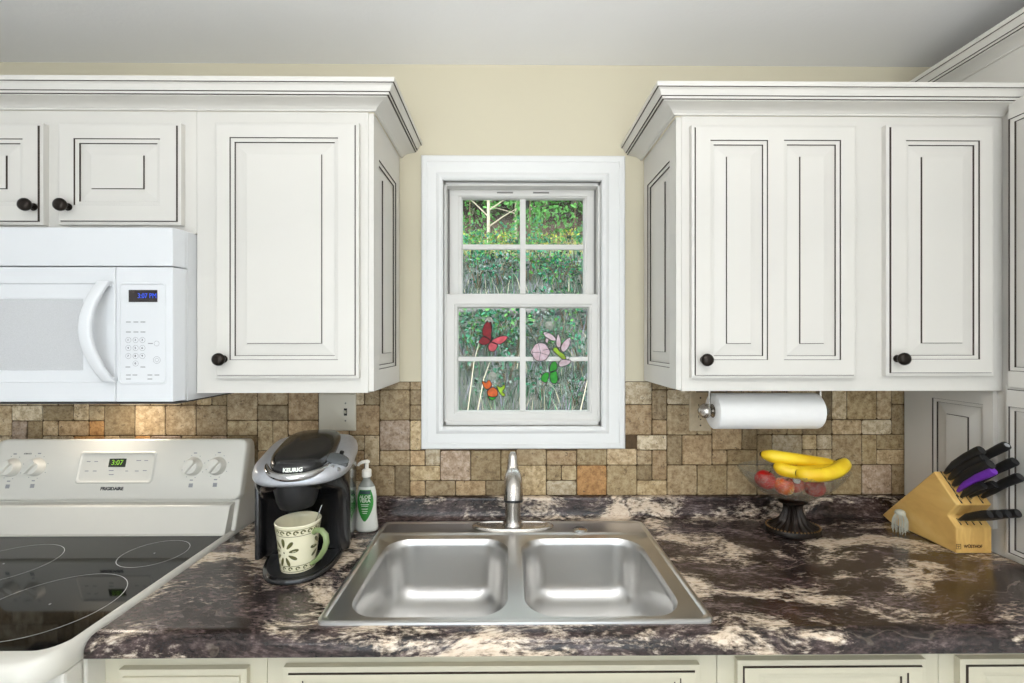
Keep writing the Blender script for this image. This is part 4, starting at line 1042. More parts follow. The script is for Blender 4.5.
shell = mb.build('top_shell', 'silver', kc, local=True, smooth=60)
ld = lambda s, zf, zb, yf=-0.150: lay(0.080, 0.150, yf, zf, zb, eb=0.6, ef=0.75, s=s)
mb = MB(); mb.loft([ld(1.0, 0.262, 0.290), ld(1.02, 0.274, 0.309), ld(0.99, 0.287, 0.321), ld(0.90, 0.297, 0.327), ld(0.70, 0.304, 0.330), ld(0.4, 0.308, 0.331)])
lid = plabel(mb.build('lid', 'black_plastic', kc, local=True, smooth=60), 'glossy black lid')
mb = MB(); pts = []
for k in range(33):
    a = math.radians(4 + 172 * k / 32); pts.append((0.090 * math.cos(a), -0.02 - 0.148 * math.sin(a) ** 0.9, 0.264 + 0.018 * (1 - math.sin(a))))
mb.tube(pts, [0.004 + 0.0062 * math.sin(PI * min(max(k / 32, 0.04), 0.96)) ** 0.4 for k in range(33)], 12)
plabel(mb.build('chrome_lip', 'chrome', lid, local=True, smooth=60), 'chrome lift lip')
Mt = frame((0, 0, 0.2865), (1, 0, 0), (0, 0.35, 0.94), (0, -0.94, 0.35))
text('KEURIG', 'brand_lettering', 0.0135, lambda a, c, n: (a, -0.1625 + 0.24 * c + 7.0 * a * a - n, 0.2815 + 0.95 * c), 'label_white', lid, local=True, bold=0.0006)
cpx = frame((0.092, -0.080, 0.2865), (1, 0.10, -0.28), (-0.06, 0.93, 0.30), (0.26, -0.32, 0.90))
mb = MB(); mb.lathe([(0.033, -0.014), (0.033, 0.0), (0.029, 0.0022), (0.02, 0.003)], cpx, 28, sy=0.80); plabel(mb.build('screen', 'grey_screen', shell, local=True, smooth=40), 'dark oval screen')
for k in (-1, 0, 1):
    mb = MB(); mb.lathe([(0.0045, -0.008), (0.0045, -0.001), (0.003, 0.0)], lambda a, c, n: cpx(a + 0.016 * k - 0.006, c - 0.040 - 0.003 * abs(k), n - 0.001), 14); mb.build('button', 'chrome', shell, local=True, smooth=40)
mb = MB(); mb.lathe([(0.006, -0.008), (0.006, 0.003), (0.004, 0.004)], lambda a, c, n: cpx(a + 0.01, c + 0.033, n), 14); plabel(mb.build('power_button', 'black_plastic', shell, local=True, smooth=40), 'black power button')

# ------------------------------------------------------------------ mug on the drip tray
mc = at(294.5, 545, 0.40); MGX, MGY = mc.x + 0.009, -0.398; MGZ = CT + 0.0005 + tray_top
mug = thing('mug', (MGX, MGY, MGZ), 'cream mug with olive leaf pattern and green handle on the coffee maker tray', 'mug')
M = lambda x, y, z: (MGX + x, MGY + y, MGZ + z)
MH = 0.121
mr = lambda z: 0.0425 + 0.0115 * (z / MH) + 0.0025 * (z / MH) ** 4
mb = MB()
prof_o = [(0.034, 0.0), (0.042, 0.0005)] + [(mr(MH * k / 10), max(MH * k / 10, 0.003)) for k in range(0, 11)]
prof_i = [(mr(MH) - 0.002, MH + 0.0018)] + [(mr(MH * k / 10) - 0.0045, MH * k / 10) for k in range(10, 0, -1)] + [(0.03, 0.006)]
mb.lathe(prof_o + prof_i, M, 40); mb.build('mug_body', 'mug_cream', mug, smooth=50)
def onmug(a, z, e=0.0006): r = mr(z) + e; return M(r * math.sin(a), -r * math.cos(a), z)
for (z0_, z1_, n) in ((0.098, 0.113, 20), (0.006, 0.019, 16)):   # scroll borders
    mb = MB()
    for (za, zb_) in ((z0_ - 0.0014, z0_), (z1_, z1_ + 0.0014)):
        N = 48; mb.loft([[onmug(2 * PI * k / N, za) for k in range(N)], [onmug(2 * PI * k / N, zb_) for k in range(N)]], 0, False, False)
    zc_ = (z0_ + z1_) / 2; hh = (z1_ - z0_) / 2
    for k in range(n):
        a = 2 * PI * k / n
        for j in range(10):
            t0, t1 = 0.55 * PI * j / 3.2, 0.55 * PI * (j + 1) / 3.2
            q = lambda t, w: onmug(a + (0.10 + 0.05 * w) * math.cos(t) * (1 - t / 12), zc_ + hh * (0.80 + 0.22 * w) * math.sin(t) * (1 - t / 12))
            mb.quad(q(t0, -1), q(t1, -1), q(t1, 1), q(t0, 1))
    plabel(mb.build('scroll_border', 'mug_olive', mug, weld=False), 'olive scroll border')
for a_c in (-0.30, 1.8, -2.4):
    mb = MB()
    for k in range(9):
        t = 2 * PI * k / 9 + 0.2
        for ss in (0,):
            L0, L1, wd = 0.013, 0.037, 0.0056
            rad = lambda s_, w: (s_ * math.cos(t) - w * math.sin(t), s_ * math.sin(t) + w * math.cos(t))
            loop = []
            for j in range(12):
                b_ = 2 * PI * j / 12; loop.append(rad((L0 + L1) / 2 + (L1 - L0) / 2 * math.cos(b_), wd * math.sin(b_) * (0.8 + 0.2 * math.cos(b_))))
            mb.add([onmug(a_c + x / mr(0.055), 0.055 + y, 0.0008) for x, y in loop], [tuple(range(12))])
    mb.add([onmug(a_c + 0.0022 * math.cos(2 * PI * j / 8) / 0.045, 0.055 + 0.0022 * math.sin(2 * PI * j / 8), 0.0008) for j in range(8)], [tuple(range(8))])
    plabel(mb.build('leaf_motif', 'mug_olive', mug, weld=False), 'olive painted leaf motif')
mb = MB(); hd = Vector((0.93, -0.37, 0)).normalized()
pts = [(0.052, 0.096), (0.062, 0.103), (0.078, 0.104), (0.091, 0.094), (0.094, 0.077), (0.087, 0.057), (0.073, 0.037), (0.056, 0.022), (0.0455, 0.015)]
mb.tube([M(hd.x * r, hd.y * r, z) for r, z in pts], [0.0075, 0.007, 0.0072, 0.0076, 0.0076, 0.0072, 0.0066, 0.006, 0.006], 12)
plabel(mb.build('handle', 'mug_handle', mug, smooth=60), 'sage green handle')
tip = at(321.8, 505, 0.385)
mb = MB(); mb.tube([(MGX - 0.012, MGY + 0.005, MGZ + 0.0085), (MGX + 0.043, MGY + 0.010, MGZ + MH - 0.004), tuple(tip)], [0.0016, 0.0015, 0.0012], 8)
tag(mb.build('stirring_stick', 'chrome', None, smooth=60), 'thin metal stirring stick standing in the cream mug', 'stirrer')

# ------------------------------------------------------------------ soap dispenser
sp_ = at_z(367, 529.0, CT); SX, SY_ = sp_.x + 0.002, -0.128
soap = thing('soap_dispenser', (SX, SY_, CT + 0.0005), 'white pump bottle of aloe vera hand soap beside the sink and coffee maker', 'soap dispenser')
M = lambda x, y, z: (SX + x, SY_ + y, CT + 0.0005 + z)
sprof = [(0.030, 0.0), (0.0355, 0.003), (0.0368, 0.012), (0.0345, 0.035), (0.0318, 0.060), (0.0312, 0.085), (0.0315, 0.105), (0.0300, 0.125), (0.0255, 0.142), (0.0185, 0.154), (0.0125, 0.162), (0.0118, 0.174)]
K = 8
mb = MB(); mb.lathe(sprof[:K + 1], M, 36, sy=0.62); mb.build('bottle', 'soap_body', soap, smooth=60)
mb = MB(); mb.lathe(sprof[K:], M, 36, sy=0.62); plabel(mb.build('bottle_neck', 'soap_clear', soap, smooth=60), 'clear bottle neck')
mb = MB(); mb.lathe([(0.0145, 0.172), (0.0150, 0.174), (0.0150, 0.192), (0.0125, 0.195), (0.0062, 0.196), (0.0058, 0.214), (0.0095, 0.216), (0.0095, 0.221), (0.006, 0.224)], M, 24)
mb.tube([M(0.004, 0, 0.2205), M(-0.012, -0.006, 0.2195), M(-0.021, -0.010, 0.215), M(-0.0235, -0.011, 0.209)], [0.0062, 0.0055, 0.0046, 0.004], 10)
mb.build('pump', 'pump_white', soap, smooth=50)
def sr(z):
    for (r0, z0), (r1, z1) in zip(sprof, sprof[1:]):
        if z0 <= z <= z1: return r0 + (r1 - r0) * (z - z0) / (z1 - z0)
    return 0.012
def onsoap(x, z, e=0.0008):
    a = sr(z) + e; x = max(-a * 0.98, min(a * 0.98, x)); return M(x, -0.62 * a * math.sqrt(max(0.0, 1 - (x / a) ** 2)) - 0.0003, z)
def soap_patch(name, zs, wf, m, par, e):
    mb = MB(); rows = []
    for z in zs: rows.append([onsoap(wf(z) * (k / 6 - 1), z, e) for k in range(13)])
    for i in range(len(rows) - 1):
        for k in range(12): mb.quad(rows[i][k], rows[i][k + 1], rows[i + 1][k + 1], rows[i + 1][k])
    return mb.build(name, m, par, smooth=60)
zz = [0.036 + 0.098 * k / 24 for k in range(25)]
lab = soap_patch('label', zz, lambda z: 0.0255 * (math.sin(PI * min(1.0, (z - 0.034) / 0.125)) ** 0.75), 'label_green', soap, 0.0010)
plabel(lab, 'green leaf-shaped label')
soap_patch('label_badge', [0.121 + 0.010 * k / 4 for k in range(5)], lambda z: 0.0165, 'label_dark', lab, 0.0018)
def soap_text(t, size, z, m='label_white'): text(t, 'label_lettering', size, lambda a, c, n: onsoap(a, z + c, 0.0020), m, lab, bold=0.0004)
soap_text('ALOE', 0.0145, 0.112); soap_text('VERA', 0.0145, 0.100)
mb = MB()
for z, w in ((0.088, 0.013), (0.083, 0.011), (0.074, 0.010), (0.067, 0.009), (0.061, 0.007)):
    for k in range(6): mb.quad(onsoap(w * (k / 3 - 1), z, 0.002), onsoap(w * ((k + 1) / 3 - 1), z, 0.002), onsoap(w * ((k + 1) / 3 - 1), z + 0.0016, 0.002), onsoap(w * (k / 3 - 1), z + 0.0016, 0.002))
mb.build('label_print', 'label_white', lab, weld=False)

# ------------------------------------------------------------------ wall plates
def plate(name, r, label, cat, m):
    t = thing(name, ((r[0] + r[2]) / 2, -0.009, r[1]), label, cat)
    mb = MB(); rr2 = lambda i, n: [(p[0], -n, p[1]) for p in rrect(r[0] + i, r[2] - i, r[1] + i, r[3] - i, 0.004, 0, 4)]
    mb.loft([rr2(0, 0.0083), rr2(0.0, 0.010), rr2(0.003, 0.0135), rr2(0.005, 0.0142)]); mb.build('cover_plate', m, t, smooth=40)
    return t
r = pxrect(320, 430.3, 357, 393, 0.0); r = (r[0], r[3], r[2], r[1]) if r[1] > r[3] else r
sw = plate('switch_plate', r, 'almond double switch plate on the tiles above the coffee maker', 'switch', 'almond')
c = at(345.5, 412, 0.014)
mb = MB(); mb.box((c.x - 0.0055, -0.0147, c.z - 0.0125), (c.x + 0.0055, -0.0140, c.z + 0.0125)); plabel(mb.build('switch_slot', 'slot_dark', sw), 'dark slot round the toggle')
mb = MB(); mb.prism([(-0.0144, c.z - 0.006), (-0.0250, c.z + 0.002), (-0.0260, c.z + 0.007), (-0.0144, c.z + 0.006)], lambda y, z: (c.x - 0.0035, y, z), lambda y, z: (c.x + 0.0035, y, z)); mb.build('toggle', 'almond', sw)
for dz in (-0.030, 0.030):
    mb = MB(); mb.lathe([(0.003, 0.0), (0.0028, 0.001), (0.0015, 0.0014)], lambda x, y, n: (c.x + x, -0.0142 - n, c.z + dz + y), 12); mb.build('screw', 'track_grey', sw)
r = pxrect(688, 428.6, 709.5, 393.5, 0.0)
out_ = plate('wall_outlet', r, 'stone coloured outlet plate on the tiles behind the paper towel roll', 'outlet', 'stone_plate')
oc = (r[0] + r[2]) / 2; ocz = (r[1] + r[3]) / 2
mb = MB()
for s_ in (-1, 1):
    zc2 = ocz + s_ * 0.0195
    mb.loft([[(p[0], -0.0140, p[1]) for p in rrect(oc - 0.0165, oc + 0.0165, zc2 - 0.0145, zc2 + 0.0145, 0.006, 0, 5)], [(p[0], -0.0155, p[1]) for p in rrect(oc - 0.0160, oc + 0.0160, zc2 - 0.014, zc2 + 0.014, 0.006, 0, 5)]])
rc_ = mb.build('receptacle', 'stone_plate', out_, smooth=40)
mb = MB()
for s_ in (-1, 1):
    zc2 = ocz + s_ * 0.0195
    for dx in (-0.0065, 0.0065): mb.box((oc + dx - 0.0012, -0.0158, zc2 - 0.001), (oc + dx + 0.0012, -0.0153, zc2 + 0.007))
    mb.box((oc - 0.002, -0.0158, zc2 - 0.009), (oc + 0.002, -0.0153, zc2 - 0.005))
mb.build('slot', 'slot_dark', rc_, weld=False)
for dz in (-0.048, 0.048):
    mb = MB(); mb.lathe([(0.003, 0.0), (0.0028, 0.001), (0.0015, 0.0014)], lambda x, y, n: (oc + x, -0.0142 - n, ocz + dz + y), 12); mb.build('screw', 'slot_dark', out_)

# ------------------------------------------------------------------ paper towels
PDp = 0.20
pa = at(712, 411.3, PDp); pb = at(815.5, 410.3, PDp)
pzc = (pa.z + pb.z) / 2; prr_ = 0.0545
pzc = min(pzc, ZBR - 0.004 - prr_)
hold = thing('paper_towel_holder', ((pa.x + pb.x) / 2, -PDp, ZBR), 'brushed nickel paper towel holder hung under the wall cabinet', 'towel holder')
MXf = lambda x, y, h: (h, -PDp + x, pzc + y)
mb = MB(); mb.lathe([(0.0075, pa.x - 0.02), (0.0075, pa.x + 0.001), (0.0188, pa.x + 0.002), (0.0188, pb.x - 0.002), (0.0075, pb.x - 0.001), (0.0075, pb.x + 0.016)], MXf, 16); mb.build('rod', 'nickel', hold, smooth=40)
for sgn, x in ((-1, pa.x), (1, pb.x)):
    e = 0.006 if sgn < 0 else 0.002
    mb = MB(); mb.lathe([(0.0065, x + sgn * (e - 0.002)), (0.016, x + sgn * (e + 0.001)), (0.0225, x + sgn * (e + 0.010)), (0.0220, x + sgn * (e + 0.019)), (0.0165, x + sgn * (e + 0.029)), (0.009, x + sgn * (e + 0.035)), (0.002, x + sgn * (e + 0.037))], MXf, 24); mb.build('end_knob', 'nickel', hold, smooth=50)
for sgn, x in ((1, pb.x + 0.010),):
    mb = MB(); mb.box((x - 0.003, -PDp - 0.010, pzc - 0.010), (x + 0.003, -PDp + 0.010, ZBR - 0.003)); mb.box((x - 0.003, -PDp - 0.016, ZBR - 0.004), (x + 0.02, -PDp + 0.016, ZBR - 0.0005)); mb.build('bracket', 'nickel', hold, bevel=0.001)
mb = MB(); x = pa.x - 0.004; mb.box((x - 0.003, -PDp + 0.006, pzc - 0.006), (x + 0.003, -PDp + 0.012, ZBR - 0.003)); mb.box((x - 0.02, -PDp - 0.004, ZBR - 0.004), (x + 0.003, -PDp + 0.022, ZBR - 0.0005)); mb.build('bracket', 'nickel', hold, bevel=0.001)
roll = thing('paper_towel_roll', ((pa.x + pb.x) / 2, -PDp, pzc - prr_), 'white paper towel roll hanging on the nickel holder', 'paper towels')
mb = MB(); c0_, c1_ = pa.x, pb.x
mb.lathe([(0.021, c0_ + 0.001), (prr_ - 0.004, c0_), (prr_, c0_ + 0.003), (prr_ + 0.0003, c0_ + 0.12), (prr_, c1_ - 0.003), (prr_ - 0.004, c1_), (0.021, c1_ - 0.001)], MXf, 56, cap0=False, cap1=False)
mb.build('paper', 'paper', roll, smooth=40)
mb = MB(); mb.lathe([(0.0205, c0_ + 0.001), (0.0205, c1_ - 0.001), (0.019, c1_ - 0.001), (0.019, c0_ + 0.001), (0.0205, c0_ + 0.001)], MXf, 32, cap0=False, cap1=False); plabel(mb.build('cardboard_core', 'cardboard', roll, smooth=40), 'brown cardboard core')

# ------------------------------------------------------------------ fruit bowl
BX, BY = at(793.5, 480, 0.155).x, -0.152
SYB = 0.64
fb = thing('fruit_bowl', (BX, BY, CT + 0.0005), 'crackle glass fruit bowl on a dark bronze pedestal', 'bowl')
M = lambda x, y, z: (BX + x, BY + y, CT + 0.0005 + z)
mb = MB(); mb.lathe([(0.078, 0.0), (0.083, 0.003), (0.083, 0.014), (0.080, 0.018), (0.076, 0.020)], M, 48, sy=0.74); ft = mb.build('foot', 'bronze_dark', fb, smooth=50)
mb = MB()
for k in range(44):
    a = 2 * PI * k / 44; p = M(0.0795 * math.cos(a), 0.0795 * 0.74 * math.sin(a), 0.0195)
    mb.lathe([(0.0012, -0.0026), (0.0034, 0.0), (0.0012, 0.0026)], lambda x, y, z: (p[0] + x, p[1] + y, p[2] + z), 8)
plabel(mb.build('beaded_rim', 'bronze_gold', ft, smooth=60), 'gilded beaded rim')
mb = MB(); nR = 72; rings = []
for r, z in ((0.072, 0.018), (0.064, 0.024), (0.050, 0.031), (0.038, 0.043), (0.030, 0.060), (0.0265, 0.076), (0.027, 0.086), (0.033, 0.092)):
    rings.append([M((r + (0.0045 * r / 0.05) * math.cos(18 * 2 * PI * k / nR)) * math.cos(2 * PI * k / nR), 0.8 * (r + (0.0045 * r / 0.05) * math.cos(18 * 2 * PI * k / nR)) * math.sin(2 * PI * k / nR), z) for k in range(nR)])
mb.loft(rings); mb.build('fluted_stem', 'bronze_dark', fb, smooth=70)
mb = MB(); mb.lathe([(0.034, 0.091), (0.043, 0.094), (0.045, 0.099), (0.040, 0.103)], M, 40, sy=0.75); mb.build('stem_collar', 'bronze_dark', fb, smooth=50)
bz = lambda r: 0.1035 + 0.094 * (r / 0.169) ** 2.6
mb = MB()
rs = [0.169 * k / 14 for k in range(1, 15)]
mb.lathe([(r, bz(r)) for r in rs] + [(0.1705, bz(0.169) + 0.002), (0.1685, bz(0.169) + 0.0035)] + [(r - 0.002, bz(r) + 0.0042) for r in rs[::-1] if r > 0.012], M, 64, sy=SYB)
plabel(mb.build('glass_bowl', 'crackle_glass', fb, smooth=60), 'crackle glass dish')
def apple(px, py, d, r, m, label, stick=False):
    c = at(px, py, d)
    floor_z = CT + 0.0005 + bz(min(0.163, math.hypot(c.x - BX, (c.y - BY) / SYB) + r * 0.55)) + 0.0045
    c.z = max(c.z, floor_z + r * 0.86)
    t = thing('apple', (c.x, c.y, c.z - r * 0.9), label, 'apple')
    mb = MB(); prof = []
    for k in range(0, 19):
        a = PI * k / 18
        rr3 = r * (math.sin(a) ** 0.9) * (1.02 - 0.06 * math.cos(a) * -1)
        prof.append((max(rr3, 0.0005), -r * 0.92 * math.cos(a) - (r * 0.22 * math.exp(-(rr3 / (0.3 * r)) ** 2) if a > PI / 2 else 0)))
    tilt = Matrix.Rotation(0.5 - 10 * r, 3, 'X') @ Matrix.Rotation(px * 0.7 % 1 - 0.5, 3, 'Y')
    MA = lambda x, y, z: tuple(c + tilt @ Vector((x, y, z)))
    mb.lathe(prof, MA, 28); mb.build('apple_flesh', m, t, smooth=70)
    mb = MB(); mb.tube([MA(0, 0, r * 0.68), MA(0.001, 0, r * 0.85), MA(0.003, 0.001, r * 1.02)], [0.0012, 0.0012, 0.0016], 6); plabel(mb.build('apple_stem', 'banana_tip', t), 'brown stem')
    if stick:
        dv = (Vector(CAM) - c).normalized(); dv = (dv + Vector((0.25, 0, 0.25))).normalized()
        s_ = dv.cross(Vector((0, 0, 1))).normalized(); w = s_.cross(dv)
        mb = MB(); P = lambda x, y, z: tuple(c + dv * (r * 1.015 + z - (x * x + y * y) * 9) + s_ * x + w * y)
        mb.lathe([(0.0005, 0.0015), (0.005, 0.0014), (0.0105, 0.001)], P, 16); plabel(mb.build('fruit_sticker', 'sticker', t), 'small white sticker')
apple(765.5, 479.5, 0.155, 0.0310, 'apple_red', 'plain deep red apple at the end of the glass bowl away from the banana stems')
apple(784, 486, 0.185, 0.0285, 'apple_blush', 'yellow and orange blushed apple in the middle of the glass bowl')
apple(794.5, 483, 0.137, 0.0305, 'apple_stripe', 'striped red apple with a white sticker in the glass bowl', True)
apple(814.5, 487, 0.170, 0.0300, 'apple_red', 'dark red apple under the banana bunch in the glass bowl')
stem = at(838, 461, 0.175)
bun = thing('banana_bunch', tuple(stem), 'bunch of three yellow bananas lying across the glass fruit bowl', 'bananas')
def banana(pts, r):
    pts = [Vector(p) for p in pts]; N = 24; path = []
    for i in range(N + 1):                # Catmull-Rom through the points
        s_ = i / N * (len(pts) - 1); k = min(int(s_), len(pts) - 2); t = s_ - k
        p0, p1, p2, p3 = pts[max(k - 1, 0)], pts[k], pts[k + 1], pts[min(k + 2, len(pts) - 1)]
        path.append(0.5 * ((2 * p1) + (p2 - p0) * t + (2 * p0 - 5 * p1 + 4 * p2 - p3) * t * t + (3 * p1 - p0 - 3 * p2 + p3) * t ** 3))
    rad = []
    for i in range(N + 1):
        t = i / N; rad.append(r * (0.30 + 0.70 * min(1, t / 0.16) ** 0.7) * (1.0 if t < 0.74 else max(0.36, 1 - ((t - 0.74) / 0.26) ** 1.5 * 0.68)))
    mb = MB(); rings = []; up = Vector((0, 0, 1))
    for i, p in enumerate(path):
        tn = (path[min(i + 1, N)] - path[max(i - 1, 0)]).normalized(); a = tn.cross(up).normalized(); b_ = a.cross(tn)
        ring = []
        for k in range(15):
            an = 2 * PI * k / 15; rr3 = rad[i] * (1 + 0.045 * math.cos(5 * an)); ring.append(tuple(p + a * rr3 * math.cos(an) + b_ * rr3 * math.sin(an)))
        rings.append(ring)
    mb.loft(rings); bn = mb.build('banana', 'banana_peel', bun, smooth=80)
    mb = MB(); mb.tube([path[0] + (path[0] - path[1]) * 0.55, path[0] + (path[0] - path[1]) * 0.1, path[0] + (path[1] - path[0]) * 0.3], [r * 0.26, r * 0.38, r * 0.50], 10); plabel(mb.build('banana_tip', 'banana_tip', bn, smooth=60), 'dark blossom end')
    return path[-1]
e1 = banana([at(761, 454, 0.150), at(775, 456.5, 0.175), at(795, 459.5, 0.185), at(815, 462.5, 0.185), at(829, 464.5, 0.18), at(836.5, 463.0, 0.176)], 0.0200)
e2 = banana([at(774.5, 464.5, 0.175), at(785, 470, 0.20), at(802, 472.5, 0.215), at(820, 470.5, 0.205), at(836, 464.5, 0.180)], 0.0195)
e3 = banana([at(796, 473, 0.225), at(806, 474.5, 0.240), at(822, 474.5, 0.245), at(836, 471, 0.232), at(844, 464.5, 0.205), at(844, 460, 0.186)], 0.0205)
mb = MB(); mb.tube([at(831, 464.8, 0.181), at(836.5, 463.0, 0.177), at(840, 460.5, 0.175)], [0.0085, 0.009, 0.008], 10); mb.tube([at(837, 462.8, 0.178), at(844, 460, 0.186)], [0.008, 0.0088], 10)
plabel(mb.build('stem', 'banana_tip', bun, smooth=60), 'dark brown joined stem')

# ------------------------------------------------------------------ knife block and knives
KX0, KX1 = 1.278, 1.380
kb = thing('knife_block', ((KX0 + KX1) / 2, -0.18, CT + 0.0006), 'maple knife block on the counter against the pantry cabinet', 'knife block')
kz = CT + 0.0006
kpro = [(0.046, kz + 0.012), (0.236, 1.126), (0.306, 1.050), (0.280, 1.010), (0.306, 0.984), (0.306, kz), (0.078, kz)]
mb = MB(); mb.prism([(-d, z) for d, z in kpro], lambda y, z: (KX0, y, z), lambda y, z: (KX1, y, z)); mb.build('block_body', 'maple', kb, bevel=0.004, seg=3)
tU = Vector((0, -0.070, -0.076)).normalized(); nU = Vector((0, -0.076, 0.070)).normalized()
tL = Vector((0, -0.026, -0.026)).normalized(); nL = Vector((0, -0.026, 0.026)).normalized()
UF = frame((0, -0.236, 1.126), (1, 0, 0), -tU, nU); LF = frame((0, -0.280, 1.010), (1, 0, 0), -tL, nL)
mb = MB()
kn = []
lift = Vector((0, 0.0, 0.0))
rowsU = [(0.013, ((1.298, 0.150, 'handle_black', 1.05), (1.348, 0.175, 'handle_black', 1.0))), (0.032, ((1.298, 0.142, 'handle_black', 1.1),)), (0.051, ((1.298, 0.145, 'handle_black', 1.2), (1.355, 0.158, 'handle_black', 1.0))), (0.069, ((1.298, 0.140, 'handle_purple', 0.95),)), (0.087, ((1.296, 0.092, 'handle_black', 0.85), (1.322, 0.098, 'handle_black', 0.85), (1.357, 0.140, 'handle_black', 1.0)))]
names = {(0, 0): 'thick black handled knife in the top slot, nearest the glass bowl', (0, 1): 'long black handled knife with a pale rivet in the top row by the pantry',
         (1, 0): 'black handled knife in the second slot down, above the purple one', (2, 0): 'wide curved black handled knife just above the purple handled one', (2, 1): 'black handled knife level with the purple one, on the pantry side',
         (3, 0): 'purple handled knife in the wooden block', (4, 0): 'short black paring knife directly under the purple handled one', (4, 1): 'short black handled knife in the middle of the lowest slanted row', (4, 2): 'long black handled knife in the lowest slanted row by the pantry'}
def knife(FR, x, v, L, m, wf, label, bend, group=None):
    org = FR(x, -v, 0.0)
    t = thing('kitchen_knife', org, label, 'knife', group)
    mb = MB(); rings = []
    secs = [(0.010, 0.0050, 0.0040), (0.022, 0.0065, 0.0070), (L * 0.35, 0.0085, 0.0112), (L * 0.65, 0.0090, 0.0116), (L * 0.90, 0.0098, 0.0126), (L * 0.975, 0.0098, 0.0124), (L, 0.009, 0.0112)]
    for (n, a, h) in secs:
        off = bend * math.sin(PI * min(1, n / L)) 
        rings.append([FR(x + a * wf * math.cos(2 * PI * k / 14), -v + off + h * wf * math.sin(2 * PI * k / 14), n) for k in range(14)])
    mb.loft(rings); hnd = mb.build('handle', m, t, smooth=60)
    plabel(hnd, 'purple handle' if 'purple' in m else 'black handle')
    mb = MB(); mb.prism([(0.0008, -0.005), (0.0115, -0.0036), (0.0115, 0.0036), (0.0008, 0.005)], lambda n, h: FR(x - 0.0012, -v + h, n), lambda n, h: FR(x + 0.0012, -v + h, n)); plabel(mb.build('blade', 'chrome', t), 'steel blade')
    return t, hnd
for i, (v, ks) in enumerate(rowsU):
    for j, (x, L, m, wf) in enumerate(ks):
        t, hnd = knife(UF, x, v, L, m, wf, names[(i, j)], 0.006)
        if (i, j) == (0, 1):
            mb = MB(); mb.lathe([(0.0065, 0.0), (0.006, 0.0012), (0.002, 0.0015)], lambda a, c, n: UF(x + a, -v + c, L + n - 0.0004), 14); plabel(mb.build('end_rivet', 'silver', t), 'pale end rivet')
slots = MB()
for v, ks in rowsU:
    for (x, L, m, wf) in ks: slots.box((x - 0.0022, -v - 0.0125, 0.0), (x + 0.0022, -v + 0.0125, 0.0005), M=UF)
low = [(1.297, 0.0185), (1.316, 0.0185), (1.335, 0.0185), (1.356, 0.0185)]
nl = ['steak knife in the lower shelf of the block, closest to the glass bowl', 'steak knife in the lower shelf, second from the glass bowl side', 'steak knife in the lower shelf, second from the pantry side', 'steak knife in the lower shelf of the block, closest to the pantry']
for k, (x, v) in enumerate(low):
    FRk = frame(LF(0, 0, 0), (1, 0, 0), (0, 0.5, 0.866), (0.0, -0.866, 0.5))
    slots.box((x - 0.0018, -v - 0.010, 0.0), (x + 0.0018, -v + 0.010, 0.0005), M=LF)
    knife(FRk, x, v - 0.004, 0.105 + 0.006 * k, 'handle_black', 0.92, nl[k], 0.004)
plabel(slots.build('slot', 'slot_dark', kb, weld=False), 'dark knife slots')
lg = at(970, 546.5, 0.306)
ff = frame((lg.x, -0.3062, lg.z), (1, 0, 0), (0, 0, 1), (0, -1, 0))
text('WÜSTHOF', 'brand_lettering', 0.0125, lambda a, c, n: ff(a + 0.0085, c, n), 'logo_ink', kb, bold=0.0003, sx=0.88)
mb = MB()
def ringq(h, w): return [(-h, -h), (h, -h), (h, h), (-h, h)]
for q in range(4):
    a_, b_ = ringq(0.0072, 0)[q], ringq(0.0072, 0)[(q + 1) % 4]; c_, d_ = ringq(0.0058, 0)[(q + 1) % 4], ringq(0.0058, 0)[q]
    mb.quad(*[ff(p[0] - 0.0335, p[1], 0.0004) for p in (a_, b_, c_, d_)])
for (x0_, x1_, y0_, y1_) in ((-0.0006, 0.0006, -0.0045, 0.0045), (-0.004, -0.003, 0.0, 0.004), (0.003, 0.004, 0.0, 0.004), (-0.004, 0.004, -0.0006, 0.0006)):
    mb.quad(*[ff(p[0] - 0.0335, p[1], 0.0004) for p in ((x0_, y0_), (x1_, y0_), (x1_, y1_), (x0_, y1_))])
mb.build('brand_emblem', 'logo_ink', kb, weld=False)
# tuft of pale bristles by the corner of the block
bc = at_z(897, 531, CT); bcx, bcy = bc.x - 0.004, -0.165
br = thing('bristle_brush', (bcx, bcy, CT + 0.0005), 'small pale bristled brush head standing against the corner of the knife block', 'brush')
rb_ = random.Random(5); mb = MB()
for k in range(75):
    a = rb_.uniform(0, 2 * PI); q = math.sqrt(rb_.random())
    p0 = Vector((bcx + 0.011 * q * math.cos(a), bcy + 0.011 * q * math.sin(a), CT + 0.066)); p2 = Vector((bcx + 0.0235 * q * math.cos(a), bcy + 0.0215 * q * math.sin(a), CT + 0.001 + rb_.random() * 0.014))
    p1 = (p0 + p2) / 2 + Vector((0.004 * math.cos(a), 0.004 * math.sin(a), 0.004))
    mb.tube([p0, p1, p2], 0.00065, 4)
mb.build('bristles', 'bristle', br, weld=False)
mb = MB(); mb.lathe([(0.013, 0.060), (0.0145, 0.064), (0.012, 0.071), (0.006, 0.074)], lambda x, y, z: (bcx + x, bcy + y, CT + z), 20); mb.build('brush_cap', 'bristle', br, smooth=60)

